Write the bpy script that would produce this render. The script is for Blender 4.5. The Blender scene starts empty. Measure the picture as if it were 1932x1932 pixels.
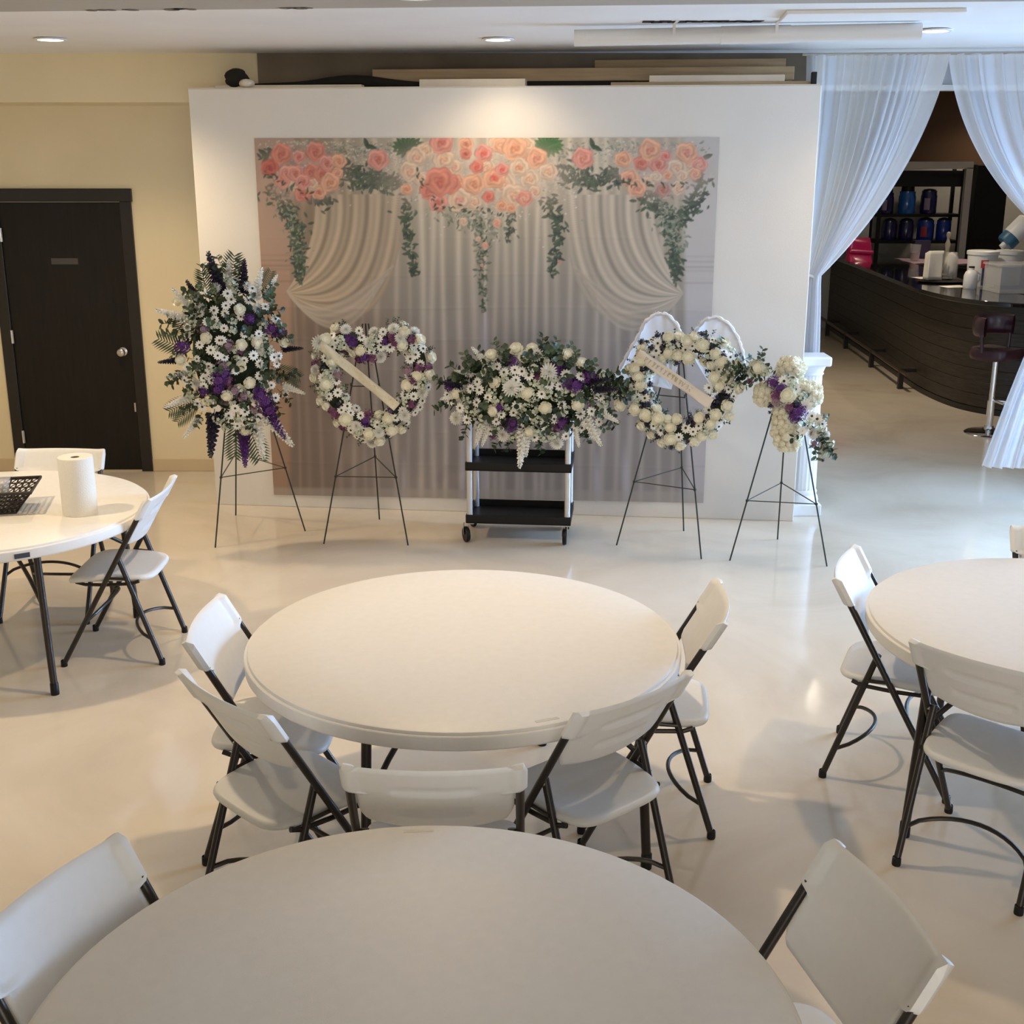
import bpy, math, random
import numpy as np
from mathutils import Vector, Matrix, Quaternion
random.seed(11)
RNG = np.random.default_rng(11)
sc = bpy.context.scene
COL = sc.collection
PI = math.pi
R = math.radians

# ------------------------------------------------------------------ camera
CH = 2.353                      # eye height: the picture was taken from a raised spot
PITCH = 0.27949
FPX = 2310.0                    # focal length in pixels of the 1932 frame
cam = bpy.data.cameras.new('camera')
cam.sensor_width = 36.0
cam.lens = 36.0 * FPX / 1932.0
cam.clip_end = 100
cam_ob = bpy.data.objects.new('camera', cam)
cam_ob.location = (0, 0, CH)
cam_ob.rotation_euler = (PI / 2 - PITCH, 0, 0)
COL.objects.link(cam_ob)
sc.camera = cam_ob

# ------------------------------------------------------------------ view, world, lights
sc.view_settings.view_transform = 'Standard'
sc.view_settings.look = 'None'
sc.view_settings.gamma = 1.0
sc.view_settings.use_curve_mapping = False
sc.view_settings.exposure = 0.0

world = bpy.data.worlds.new('sky')
sc.world = world
world.use_nodes = True
wn = world.node_tree.nodes
wn['Background'].inputs[0].default_value = (0.62, 0.78, 1.0, 1)
wn['Background'].inputs[1].default_value = 1.0


def area_light(name, loc, direction, sx, sy, power, color, shape='RECTANGLE', spread=PI):
    l = bpy.data.lights.new(name, 'AREA')
    l.shape = shape
    l.size = sx
    l.size_y = sy
    l.energy = power
    l.color = color
    l.spread = spread
    o = bpy.data.objects.new(name, l)
    o.location = loc
    o.rotation_euler = Vector(direction).to_track_quat('-Z', 'Y').to_euler()
    COL.objects.link(o)
    return o


# daylight through the shop windows of the right-hand wall
area_light('window_daylight', (5.55, 7.3, 1.55), (-1, -0.22, -0.16), 3.5, 2.1, 265, (0.38, 0.62, 1.0), spread=1.75)
# added fill from behind the camera for surfaces facing it; no opening there
area_light('camera_side_fill', (1.0, -3.3, 1.7), (0, 1, 0), 4.0, 2.4, 135, (1.0, 0.95, 0.88))
LAMP_COLOR = (1.0, 0.765, 0.49)


def lamp_light(loc, power, color, cone=136, blend=.8):
    """the beam of a recessed can: a cone of light"""
    l = bpy.data.lights.new('lamp_light', 'SPOT')
    l.energy = power
    l.color = color
    l.spot_size = math.radians(cone)
    l.spot_blend = blend
    l.shadow_soft_size = .055
    o = bpy.data.objects.new('lamp_light', l)
    o.location = loc
    COL.objects.link(o)
    return o

# ------------------------------------------------------------------ helpers
_cp, _sp = math.cos(PITCH), math.sin(PITCH)


def ray(px, py):
    x = (px - 966.0) / FPX
    y = -(py - 966.0) / FPX
    return Vector((x, _cp + y * _sp, y * _cp - _sp))


def at(px, py, Y):
    d = ray(px, py)
    return Vector((0, 0, CH)) + d * (Y / d.y)


def atz(px, py, z):
    d = ray(px, py)
    return Vector((0, 0, CH)) + d * ((z - CH) / d.z)


def atplane(px, py, o, n):
    d = ray(px, py)
    c = Vector((0, 0, CH))
    return c + d * ((o - c).dot(n) / d.dot(n))


MATS = {}


def mat(name, color, rough=0.5, metal=0.0, noise=0.0, scale=8.0, bump=0.0, bscale=60.0, spec=0.5,
        alpha=1.0, coat=0.0, trans=0.0, emit=None, estr=0.0, sheen=0.0, sss=0.0, stretch=None):
    if name in MATS:
        return MATS[name]
    m = bpy.data.materials.new(name)
    m.use_nodes = True
    nt = m.node_tree
    b = nt.nodes['Principled BSDF']
    b.inputs['Base Color'].default_value = (*color, 1)
    b.inputs['Roughness'].default_value = rough
    b.inputs['Metallic'].default_value = metal
    b.inputs['Specular IOR Level'].default_value = spec
    b.inputs['Alpha'].default_value = alpha
    b.inputs['Coat Weight'].default_value = coat
    b.inputs['Transmission Weight'].default_value = trans
    b.inputs['Sheen Weight'].default_value = sheen
    if emit:
        b.inputs['Emission Color'].default_value = (*emit, 1)
        b.inputs['Emission Strength'].default_value = estr
    tc = None
    if noise > 0 or bump > 0:
        tc = nt.nodes.new('ShaderNodeTexCoord')
        src = tc.outputs['Object']
        if stretch:
            mp = nt.nodes.new('ShaderNodeMapping')
            mp.inputs['Scale'].default_value = stretch
            nt.links.new(src, mp.inputs['Vector'])
            src = mp.outputs['Vector']
    if noise > 0:
        n = nt.nodes.new('ShaderNodeTexNoise')
        n.inputs['Scale'].default_value = scale
        n.inputs['Detail'].default_value = 5
        nt.links.new(src, n.inputs['Vector'])
        r = nt.nodes.new('ShaderNodeValToRGB')
        r.color_ramp.elements[0].position = 0.3
        r.color_ramp.elements[1].position = 0.7
        r.color_ramp.elements[0].color = (*[c * (1 - noise) for c in color], 1)
        r.color_ramp.elements[1].color = (*[min(1, c * (1 + noise)) for c in color], 1)
        nt.links.new(n.outputs['Fac'], r.inputs['Fac'])
        nt.links.new(r.outputs['Color'], b.inputs['Base Color'])
    if bump > 0:
        n2 = nt.nodes.new('ShaderNodeTexNoise')
        n2.inputs['Scale'].default_value = bscale
        n2.inputs['Detail'].default_value = 3
        nt.links.new(src, n2.inputs['Vector'])
        bp = nt.nodes.new('ShaderNodeBump')
        bp.inputs['Strength'].default_value = bump
        bp.inputs['Distance'].default_value = 0.01
        nt.links.new(n2.outputs['Fac'], bp.inputs['Height'])
        nt.links.new(bp.outputs['Normal'], b.inputs['Normal'])
    MATS[name] = m
    return m


def sheer(name, color, see, rough=0.8):
    """thin cloth: part see-through, part diffuse, part glowing through"""
    m = bpy.data.materials.new(name)
    m.use_nodes = True
    nt = m.node_tree
    nt.nodes.remove(nt.nodes['Principled BSDF'])
    out = nt.nodes['Material Output']
    d = nt.nodes.new('ShaderNodeBsdfDiffuse')
    t = nt.nodes.new('ShaderNodeBsdfTranslucent')
    tr = nt.nodes.new('ShaderNodeBsdfTransparent')
    d.inputs[0].default_value = (*color, 1)
    t.inputs[0].default_value = (*color, 1)
    a = nt.nodes.new('ShaderNodeMixShader')
    a.inputs[0].default_value = 0.40
    nt.links.new(d.outputs[0], a.inputs[1])
    nt.links.new(t.outputs[0], a.inputs[2])
    b = nt.nodes.new('ShaderNodeMixShader')
    b.inputs[0].default_value = see
    nt.links.new(a.outputs[0], b.inputs[1])
    nt.links.new(tr.outputs[0], b.inputs[2])
    nt.links.new(b.outputs[0], out.inputs[0])
    MATS[name] = m
    return m


class MB:
    """collects simple shapes, then builds them as one mesh object"""

    def __init__(self):
        self.v, self.f, self.m = [], [], []
        self.cur = 0

    def add(self, vs, fs):
        o = len(self.v)
        self.v.extend([tuple(p) for p in vs])
        self.f.extend([tuple(i + o for i in f) for f in fs])
        self.m.extend([self.cur] * len(fs))

    def box(self, c, s, rot=None):
        x, y, z = s[0] / 2, s[1] / 2, s[2] / 2
        vs = [Vector(p) for p in ((-x, -y, -z), (x, -y, -z), (x, y, -z), (-x, y, -z), (-x, -y, z), (x, -y, z), (x, y, z), (-x, y, z))]
        if rot is not None:
            vs = [rot @ p for p in vs]
        c = Vector(c)
        self.add([p + c for p in vs], [(0, 3, 2, 1), (4, 5, 6, 7), (0, 1, 5, 4), (1, 2, 6, 5), (2, 3, 7, 6), (3, 0, 4, 7)])
        return self

    def box2(self, a, b):
        return self.box([(p + q) / 2 for p, q in zip(a, b)], [abs(q - p) for p, q in zip(a, b)])

    def tube(self, pts, r, n=8, closed=False, cap=True):
        pts = [Vector(p) for p in pts]
        N = len(pts)
        rs = r if isinstance(r, (list, tuple)) else [r] * N
        tang = []
        for i in range(N):
            if closed:
                t = pts[(i + 1) % N] - pts[i - 1]
            else:
                t = pts[min(i + 1, N - 1)] - pts[max(i - 1, 0)]
            tang.append(t.normalized())
        u = tang[0].orthogonal().normalized()
        vs = []
        for i in range(N):
            u = (u - tang[i] * u.dot(tang[i]))
            if u.length < 1e-6:
                u = tang[i].orthogonal()
            u.normalize()
            w = tang[i].cross(u)
            for k in range(n):
                a = 2 * PI * k / n
                vs.append(pts[i] + (u * math.cos(a) + w * math.sin(a)) * rs[i])
        fs = []
        for i in range(N if closed else N - 1):
            j = (i + 1) % N
            for k in range(n):
                l = (k + 1) % n
                fs.append((i * n + k, i * n + l, j * n + l, j * n + k))
        if cap and not closed:
            fs.append(tuple(range(n - 1, -1, -1)))
            fs.append(tuple((N - 1) * n + k for k in range(n)))
        self.add(vs, fs)
        return self

    def lathe(self, prof, n=24, c=(0, 0, 0), rot=None):
        """profile of (radius, height); ends at radius 0 are closed"""
        vs, idx = [], []
        for (r, z) in prof:
            if r < 1e-6:
                idx.append([len(vs)] * n)
                vs.append(Vector((0, 0, z)))
            else:
                idx.append(list(range(len(vs), len(vs) + n)))
                for k in range(n):
                    a = 2 * PI * k / n
                    vs.append(Vector((r * math.cos(a), r * math.sin(a), z)))
        fs = []
        for i in range(len(prof) - 1):
            for k in range(n):
                l = (k + 1) % n
                q = [idx[i][k], idx[i][l], idx[i + 1][l], idx[i + 1][k]]
                u = []
                for t in q:
                    if t not in u:
                        u.append(t)
                if len(u) > 2:
                    fs.append(tuple(u))
        if rot is not None:
            vs = [rot @ p for p in vs]
        c = Vector(c)
        self.add([p + c for p in vs], fs)
        return self

    def grid(self, fn, nu, nv, closeu=False):
        vs = []
        mu = nu if closeu else nu + 1
        for j in range(nv + 1):
            for i in range(mu):
                vs.append(fn(i / nu, j / nv))
        fs = []
        for j in range(nv):
            for i in range(nu):
                k = (i + 1) % mu
                fs.append((j * mu + i, j * mu + k, (j + 1) * mu + k, (j + 1) * mu + i))
        self.add(vs, fs)
        return self

    def mesh(self, name, mats, smooth=True, angle=40):
        me = bpy.data.meshes.new(name)
        me.from_pydata(self.v, [], self.f)
        if not isinstance(mats, (list, tuple)):
            mats = [mats]
        for m in mats:
            me.materials.append(m)
        if len(mats) > 1:
            me.polygons.foreach_set('material_index', self.m)
        me.polygons.foreach_set('use_smooth', [smooth] * len(me.polygons))
        me.update()
        if smooth:
            me.set_sharp_from_angle(angle=R(angle))
        return me

    def build(self, name, mats, parent=None, smooth=True, angle=40, bevel=0, loc=None, rz=None, solid=0, kind=None):
        me = self.mesh(name, mats, smooth, angle)
        o = link(name, me, parent, loc, rz)
        if solid:
            md = o.modifiers.new('solid', 'SOLIDIFY')
            md.thickness = solid
        if bevel:
            md = o.modifiers.new('bevel', 'BEVEL')
            md.width = bevel
            md.segments = 2
            md.limit_method = 'ANGLE'
        if kind:
            o['kind'] = kind
        return o


def link(name, data, parent=None, loc=None, rz=None):
    o = bpy.data.objects.new(name, data)
    COL.objects.link(o)
    if parent:
        o.parent = parent
    if loc is not None:
        o.location = loc
    if rz is not None:
        o.rotation_euler = (0, 0, rz)
    return o


def tag(o, label, cat, group=None):
    o['label'] = label
    o['category'] = cat
    if group:
        o['group'] = group
    return o


def thing(name, label, cat, loc=(0, 0, 0), rz=0.0, group=None):
    return tag(link(name, None, None, loc, rz), label, cat, group)


def struct(o):
    o['kind'] = 'structure'
    return o


def dup(root, loc, rz, label, group=None):
    r = root.copy()
    COL.objects.link(r)
    r.location = loc
    r.rotation_euler = (0, 0, rz)
    r['label'] = label
    if group:
        r['group'] = group
    for ch in list(root.children):
        c = ch.copy()
        COL.objects.link(c)
        c.parent = r
        for g in ch.children:
            d = g.copy()
            COL.objects.link(d)
            d.parent = c
    return r


def rotz(a):
    return Matrix.Rotation(a, 3, 'Z')


# ------------------------------------------------------------------ materials of the place
M_beige = mat('beige_paint', (0.83, 0.71, 0.475), 0.6, noise=0.03, scale=2, bump=0.05, bscale=120)
M_white = mat('white_paint', (0.80, 0.77, 0.72), 0.55, noise=0.02, scale=3, bump=0.06, bscale=90)
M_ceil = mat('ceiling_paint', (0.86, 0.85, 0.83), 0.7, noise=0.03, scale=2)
M_ceil_low = mat('lower_ceiling_shaded', (0.42, 0.39, 0.34), 0.75, noise=0.05, scale=2)  # same paint as the ceiling, shade of the unlit underside put into the colour
M_door = mat('dark_stained_wood', (0.008, 0.006, 0.0045), 0.5, spec=.3, noise=0.35, scale=6, stretch=(6, 6, .6))
M_trimdark = mat('dark_casing', (0.012, 0.009, 0.007), 0.4)
M_steel = mat('brushed_steel', (0.60, 0.58, 0.55), 0.3, 1.0)
M_chrome = mat('chrome', (0.80, 0.80, 0.82), 0.08, 1.0)
M_black = mat('black_plastic', (0.007, 0.007, 0.008), 0.5, spec=.3)
M_plastic = mat('white_plastic', (0.76, 0.76, 0.75), 0.42, noise=0.015, scale=40, bump=0.04, bscale=400)
M_top = mat('table_plastic', (0.78, 0.76, 0.72), 0.45, noise=0.02, scale=30, bump=0.05, bscale=350)
M_bronze = mat('bronze_tube', (0.030, 0.024, 0.021), 0.35, 0.3)
M_wire = mat('green_wire', (0.028, 0.034, 0.026), 0.5, 0.2)
M_board = mat('pine_board', (0.42, 0.30, 0.17), 0.7, noise=0.15, scale=5, stretch=(.6, 8, 8))
M_boardw = mat('white_board', (0.72, 0.64, 0.52), 0.6, noise=0.05, scale=6)
M_darkcloth = mat('dark_cloth', (0.010, 0.008, 0.007), 0.9)
M_granite = mat('black_stone', (0.012, 0.011, 0.011), 0.06, noise=0.4, scale=90, coat=0.4)
M_barwood = mat('bar_wood', (0.030, 0.023, 0.017), 0.45, noise=0.5, scale=7, stretch=(1, 1, 14))
M_brown = mat('brown_wall_paint', (0.10, 0.050, 0.022), 0.7, noise=0.05)
M_barwall = mat('pale_wall_paint', (0.55, 0.54, 0.50), 0.7, noise=0.04)


def floor_material():
    m = bpy.data.materials.new('polished_concrete')
    m.use_nodes = True
    nt = m.node_tree
    b = nt.nodes['Principled BSDF']
    tc = nt.nodes.new('ShaderNodeTexCoord')
    n1 = nt.nodes.new('ShaderNodeTexNoise')
    n1.inputs['Scale'].default_value = 0.9
    n1.inputs['Detail'].default_value = 7
    n1.inputs['Roughness'].default_value = 0.6
    n1.inputs['Distortion'].default_value = 0.8
    nt.links.new(tc.outputs['Object'], n1.inputs['Vector'])
    r = nt.nodes.new('ShaderNodeValToRGB')
    e = r.color_ramp.elements
    e[0].position, e[1].position = 0.30, 0.72
    e[0].color = (0.57, 0.485, 0.375, 1)
    e[1].color = (0.73, 0.65, 0.535, 1)
    k = e.new(0.5)
    k.color = (0.665, 0.58, 0.46, 1)
    nt.links.new(n1.outputs['Fac'], r.inputs['Fac'])
    nt.links.new(r.outputs['Color'], b.inputs['Base Color'])
    n2 = nt.nodes.new('ShaderNodeTexNoise')
    n2.inputs['Scale'].default_value = 2.2
    n2.inputs['Detail'].default_value = 4
    nt.links.new(tc.outputs['Object'], n2.inputs['Vector'])
    mr = nt.nodes.new('ShaderNodeMapRange')
    mr.inputs['To Min'].default_value = 0.05
    mr.inputs['To Max'].default_value = 0.17
    nt.links.new(n2.outputs['Fac'], mr.inputs['Value'])
    nt.links.new(mr.outputs['Result'], b.inputs['Roughness'])
    bp = nt.nodes.new('ShaderNodeBump')
    bp.inputs['Strength'].default_value = 0.06
    bp.inputs['Distance'].default_value = 0.02
    nt.links.new(n2.outputs['Fac'], bp.inputs['Height'])
    nt.links.new(bp.outputs['Normal'], b.inputs['Normal'])
    b.inputs['Specular IOR Level'].default_value = 0.5
    return m


M_floor = floor_material()

# ------------------------------------------------------------------ the room
XL, XR, YF, YB = -5.0, 5.6, -3.6, 9.376
CZ, LZ, BZ = 3.05, 2.95, 3.32        # ceiling, lower ceiling in front, bar room ceiling
TILT = math.atan(0.106)              # partition, lamps and beams are turned against the back wall

struct(MB().box2((XL, YF, -0.1), (9.2, 18.3, 0)).build('floor', M_floor, smooth=False))


def quad_prism(p, z0, z1):
    mb = MB()
    n = len(p)
    vs = [(x, y, z0) for x, y in p] + [(x, y, z1) for x, y in p]
    fs = [tuple(range(n - 1, -1, -1)), tuple(range(n, 2 * n))] + [(i, (i + 1) % n, n + (i + 1) % n, n + i) for i in range(n)]
    mb.add(vs, fs)
    return mb


def beam_y(x):
    return 5.50 - 0.085 * (x + 2.3)


struct(MB().box2((XL, 3.5, CZ), (XR, 9.5, CZ + .1)).build('ceiling', M_ceil, smooth=False))
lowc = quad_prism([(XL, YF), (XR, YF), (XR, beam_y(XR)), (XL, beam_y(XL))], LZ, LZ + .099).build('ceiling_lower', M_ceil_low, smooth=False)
struct(lowc)
# scuffs along the lower edge of the front ceiling
for i, (x0, x1) in enumerate(((-1.75, -1.52), (-1.40, -1.30), (-.93, -.80))):
    mb = MB()
    for j in range(5):
        xx = x0 + (x1 - x0) * (j + random.random() * .6) / 5
        mb.lathe([(0, -.002), (.012 + .022 * random.random(), -.002), (.01, 0.001)], 9, (xx, beam_y(xx) - .045 + .03 * random.random(), LZ))
    mb.build('scuff', mat('soot_mark', (0.20, 0.18, 0.15), 0.9), lowc)

# back wall with the dark door, and the deeper soffit above
struct(MB().box2((XL, YB, 0), (2.25, YB + .12, CZ)).build('wall_back', M_beige, smooth=False))
struct(MB().box2((XL, 8.80, 2.735), (2.05, YB, CZ)).build('trim_1', M_beige, smooth=False))
struct(MB().box2((2.25, YB, 2.86), (XR, YB + .12, CZ)).build('trim_2', mat('grey_header', (.45, .45, .46), .7), smooth=False))
struct(MB().box2((-1.72, 8.785, 2.735), (2.05, 8.80, CZ)).build('trim_7', mat('shaded_soffit_brown', (.20, .155, .105), .8, noise=.2, scale=3), smooth=False))  # panel added on the soffit; its brown paints in the shade behind the partition
struct(MB().box2((2.25, YB - .012, 2.845), (XR, YB + .14, 2.88)).build('trim_3', M_white, smooth=False))
struct(MB().box2((XL - .12, YF, 0), (XL, YB + .12, CZ)).build('wall_left', M_beige, smooth=False))
struct(MB().box2((XL, YF - .12, 0), (XR, YF, CZ)).build('wall_front', M_white, smooth=False))
mb = MB()
mb.box2((XR, YF, 0), (XR + .12, 5.5, CZ)).box2((XR, 9.1, 0), (XR + .12, YB, CZ))
mb.box2((XR, 5.5, 0), (XR + .12, 9.1, .45)).box2((XR, 5.5, 2.65), (XR + .12, 9.1, CZ))
struct(mb.build('wall_right', M_white, smooth=False))
M_alu = mat('aluminium_frame', (0.55, 0.55, 0.56), 0.4, 0.8)
M_glass = mat('window_glass', (0.95, 0.97, 1.0), 0.02, trans=1.0)
win = struct(MB().box2((XR + .03, 5.5, .45), (XR + .09, 9.1, .51)).box2((XR + .03, 5.5, 2.59), (XR + .09, 9.1, 2.65)).build('window_1', M_alu, smooth=False))
for i in range(4):
    y = 5.5 + i * 1.2
    MB().box2((XR + .03, y - .03, .51), (XR + .09, y + .03, 2.59)).build('mullion', M_alu, win, smooth=False)
for i in range(3):
    y = 5.5 + i * 1.2
    MB().box2((XR + .055, y + .03, .51), (XR + .062, y + 1.17, 2.59)).build('pane', M_glass, win, smooth=False)
M_base = mat('beige_baseboard', (0.66, 0.52, 0.32), 0.5)


def door_x(px):
    return at(px, 888, YB).x


DX1 = at(290, 888, YB).x
DX0 = DX1 - 1.075
struct(MB().box2((DX1, YB - .012, 0), (2.2, YB, .10)).build('baseboard_back', M_base, smooth=False, bevel=.004))
struct(MB().box2((XL, YB - .012, 0), (DX0, YB, .10)).build('baseboard_left', M_base, smooth=False, bevel=.004))
d = MB()
d.box2((DX0, YB - .022, 0), (DX0 + .085, YB + .01, 2.06)).box2((DX1 - .085, YB - .022, 0), (DX1, YB + .01, 2.06))
d.box2((DX0 - .01, YB - .03, 2.06), (DX1 + .01, YB + .01, 2.155))
door = struct(d.build('door_1', M_trimdark, smooth=False, bevel=.004))
slab = MB().box2((DX0 + .087, YB - .008, .012), (DX1 - .087, YB + .03, 2.055)).build('door_slab', M_door, door, smooth=False, bevel=.003)
kp = at(236, 664, YB - .03)
rx = Matrix.Rotation(PI / 2, 3, 'X')
MB().lathe([(0, 0), (.033, 0), (.033, .006), (.012, .012), (.012, .035), (.024, .042), (.031, .055), (.028, .070), (.015, .078), (0, .079)], 18, (DX1 - .155, YB - .008, kp.z), rx).build('door_knob', M_steel, slab)
for z in (.28, 1.06, 1.82):
    MB().box2((DX0 + .078, YB - .026, z - .05), (DX0 + .098, YB - .020, z + .05)).tube([(DX0 + .087, YB - .028, z - .05), (DX0 + .087, YB - .028, z + .05)], .006).build('hinge', M_steel, slab)
sp = at(122, 493, YB - .01)
MB().box((sp.x, YB - .010, sp.z), (.20, .004, .045)).build('sign_plate', mat('grey_plate', (.06, .055, .05), .5), slab, smooth=False)
MB().box((DX1 - .10, YB - .009, at(248, 768, YB).z), (.012, .003, .07)).build('latch_plate', M_steel, slab, smooth=False)

# bar room shell
struct(MB().box2((2.13, YB + .12, 0), (2.25, 18.3, BZ)).build('wall_barleft', M_barwall, smooth=False))
struct(MB().box2((9.0, YB + .12, 0), (9.12, 18.3, BZ)).build('wall_barright', M_barwall, smooth=False))
struct(MB().box2((2.25, 18.0, 0), (9.0, 18.12, 2.28)).build('wall_barback', M_barwall, smooth=False))
struct(MB().box2((2.25, 17.97, 2.28), (9.0, 18.12, BZ)).build('wall_barupper', M_brown, smooth=False))
struct(MB().box2((2.25, YB + .12, BZ), (9.0, 18.12, BZ + .1)).build('ceiling_bar', M_ceil, smooth=False))
struct(MB().box2((2.25, YB + .12, CZ), (9.0, YB + .2, BZ)).build('wall_barfront', M_ceil, smooth=False))
struct(MB().box2((XR + .12, YB, 0), (9.0, YB + .12, BZ)).build('wall_barside', M_barwall, smooth=False))

# ------------------------------------------------------------------ white partition with the storage deck behind its head
PO = Vector((0, 8.172, 0))                       # a point of the partition's front face at floor level
PE = Vector((math.cos(TILT), -math.sin(TILT), 0))
PN = Vector((-math.sin(TILT), -math.cos(TILT), 0))   # out of the face, to the room


def pl(u, n, z):
    return PO + PE * u - PN * n + Vector((0, 0, z))


UL, UR = -2.115, 1.918
part = thing('partition_wall', 'tall white painted partition carrying the floral backdrop', 'partition', PO, -TILT)
MB().box2((UL, 0, 0), (UR, .11, 2.80)).build('panel', M_white, part, smooth=False, bevel=.004)
MB().box2((UL, .0, 2.80), (UR - .02, .62, 2.806)).build('top_deck', M_boardw, part, smooth=False)
for u in (UL + .06, 0, UR - .1):
    MB().box2((u - .04, .55, 0), (u + .04, .62, 2.80)).build('stud', M_board, part, smooth=False)


def board(name, u0, u1, n0, n1, z0, z1, m, label, skew=0.0, cat='board'):
    c = pl((u0 + u1) / 2, (n0 + n1) / 2, z0)
    o = MB().box((0, 0, (z1 - z0) / 2), (u1 - u0, n1 - n0, z1 - z0)).build(name, m, None, smooth=False, bevel=.003, loc=c, rz=-TILT + skew)
    return tag(o, label, cat)


DZ = 2.806
# seen over the top edge: eye is lower than the deck, so only what stands above 2.81 shows
board('plank', -.02 - .94, 1.78, .30, .44, DZ + .045, DZ + .125, M_board, 'long brown pine plank lying highest on the white partition')
board('plank', -1.95, -.98, .05, .14, DZ, DZ + .018, M_boardw, 'thin pale strip on the left end of the white partition')
board('plank', -.60, .08, .04, .16, DZ, DZ + .046, M_boardw, 'cream board on the partition head above the tall roses')
board('plank', .62, 1.86, .06, .20, DZ, DZ + .022, M_board, 'thin tan plank on the right end of the partition')
board('plank', .86, 1.70, .08, .22, DZ + .022, DZ + .062, M_boardw, 'cream board stacked on the thin tan plank')
board('plank', -1.0, .75, .28, .46, DZ, DZ + .045, M_darkcloth, 'dark stained timber under the long brown pine plank')
board('plank', .50, 1.74, .47, .55, DZ + .0, DZ + .185, M_board, 'rough timber on edge behind the stacked boards')
# rolled dark cloth and its black lump
mb = MB()
pts, rs = [], []
for i in range(24):
    t = i / 23
    pts.append(pl(-1.80 + 1.22 * t, .24, DZ + .022 + .028 * math.exp(-((t - .58) / .22) ** 2)))
    rs.append(.016 + .026 * math.exp(-((t - .58) / .24) ** 2) + .003 * math.sin(9 * t))
mb.tube(pts, rs, 10)
tag(mb.build('rolled_cloth', M_darkcloth), 'rolled dark brown cloth on the left of the partition head', 'cloth')
mb = MB()
c = pl(-1.81, .07, DZ)


def lump(u, v):
    a, b = 2 * PI * u, PI * v
    k = 1 + .12 * math.sin(3 * a + 5 * b) + .07 * math.sin(7 * a)
    return c + Vector((.075 * k * math.sin(b) * math.cos(a), .05 * math.sin(b) * math.sin(a) * k, .062 - .062 * math.cos(b)))


mb.grid(lump, 22, 12, True)
tag(mb.build('cloth_bundle', M_darkcloth), 'small black cloth bundle at the left end of the partition head', 'cloth')
c = pl(-1.73, -.0, DZ)
mb = MB().grid(lambda u, v: c + Vector((0.048 * (1 + .2 * math.sin(6 * PI * u)) * math.sin(PI * v) * math.cos(2 * PI * u), .03 * math.sin(PI * v) * math.sin(2 * PI * u) + .035, .028 - .028 * math.cos(PI * v))), 16, 8, True)
tag(mb.build('paper_wad', M_boardw), 'crumpled cream paper wad beside the black cloth bundle', 'paper')
c = pl(UR - .045, .05, DZ)
o = MB().box((0, 0, .037), (.032, .05, .074)).build('bracket_post', M_black, None, smooth=False, bevel=.004, loc=c, rz=-TILT)
tag(o, 'short black post at the right end of the partition head', 'bracket')

# ------------------------------------------------------------------ ceiling fittings
M_lamp = mat('lamp_glow', (1, .95, .85), .5, emit=(1.0, .90, .74), estr=24.0)
M_lampring = mat('lamp_trim', (.85, .84, .82), .4)
LAMPS = [(-2.734, 7.744, CZ, 'round recessed ceiling lamp above the dark door', 140),
         (-0.083, 7.744, CZ, 'round recessed ceiling lamp above the middle of the backdrop', 25),
         (2.335, 7.23, CZ, 'round recessed ceiling lamp in front of the sheer curtains', 42),
         (-3.01, 5.05, LZ, 'round recessed lamp over the table with the paper towels', 140),
         (-0.36, 4.92, LZ, 'round recessed lamp over the empty middle table', 135),
         (2.06, 4.54, LZ, 'round recessed lamp over the right-hand table', 72)]
lampme = MB().lathe([(.072, 0), (.095, -.004), (.098, -.010), (.086, -.014), (.074, -.012), (.070, -.004)], 28).mesh('ring', M_lampring)
lensme = MB().lathe([(0, -.009), (.04, -.0088), (.073, -.007), (.073, -.002)], 28).mesh('lens', M_lamp)
for x, y, z, lab, pw in LAMPS:
    t = thing('recessed_lamp', lab, 'lamp', (x, y, z), 0, 'recessed ceiling lamps')
    link('ring', lampme, t)
    link('lens', lensme, t)
    lamp_light((x, y, z - .03), pw, LAMP_COLOR)

# white pipe with its straps, and two gaps in the ceiling boards
p0, p1 = Vector((.335, 7.02, 2.985)), Vector((2.13, 6.82, 3.0))
pipe = thing('ceiling_pipe', 'white drain pipe running under the ceiling near the curtains', 'pipe')
M_pvc = mat('white_pvc', (.78, .77, .75), .4)
MB().tube([p0, p1], .043, 18).build('tube', M_pvc, pipe)
MB().tube([p0.lerp(p1, .43), p0.lerp(p1, .63)], .046, 18).build('coupling', M_pvc, pipe)
for t in (.29, .585):
    c = p0.lerp(p1, t)
    MB().box((c.x, c.y - .05, (c.z + CZ) / 2), (.016, .004, CZ - c.z)).box((c.x, c.y - .12, CZ - .003), (.016, .15, .004)).build('strap', M_white, pipe, smooth=False)
M_gap = mat('open_gap', (.012, .011, .010), .95)
mb = MB()
for i in range(14):
    x = .71 + .56 * i / 13
    mb.box((x, 6.83 - .035 * (x - 1) + .012 * random.uniform(-1, 1), CZ - .0015), (.06, .055 + .03 * random.random(), .003), rotz(random.uniform(-.2, .2)))
struct(mb.build('trim_4', M_gap, smooth=False))
mb = MB()
for i in range(9):
    x = .98 + .24 * i / 8
    mb.box((x, 7.70 + .02 * random.uniform(-1, 1), CZ - .0015), (.05, .10 + .05 * random.random(), .003), rotz(random.uniform(-.3, .3)))
struct(mb.build('trim_5', M_gap, smooth=False))
struct(MB().box((1.76, 6.46, CZ - .01), (.84, .36, .02), rotz(-TILT)).build('trim_6', M_ceil, smooth=False, bevel=.004))

# ------------------------------------------------------------------ printed backdrop (a flat print on cloth, painted procedurally)
TU0, TU1, TZ0, TZ1 = -1.690, 1.310, 0.085, 2.493
CW, CHT, SS = 560, 450, 2


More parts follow.
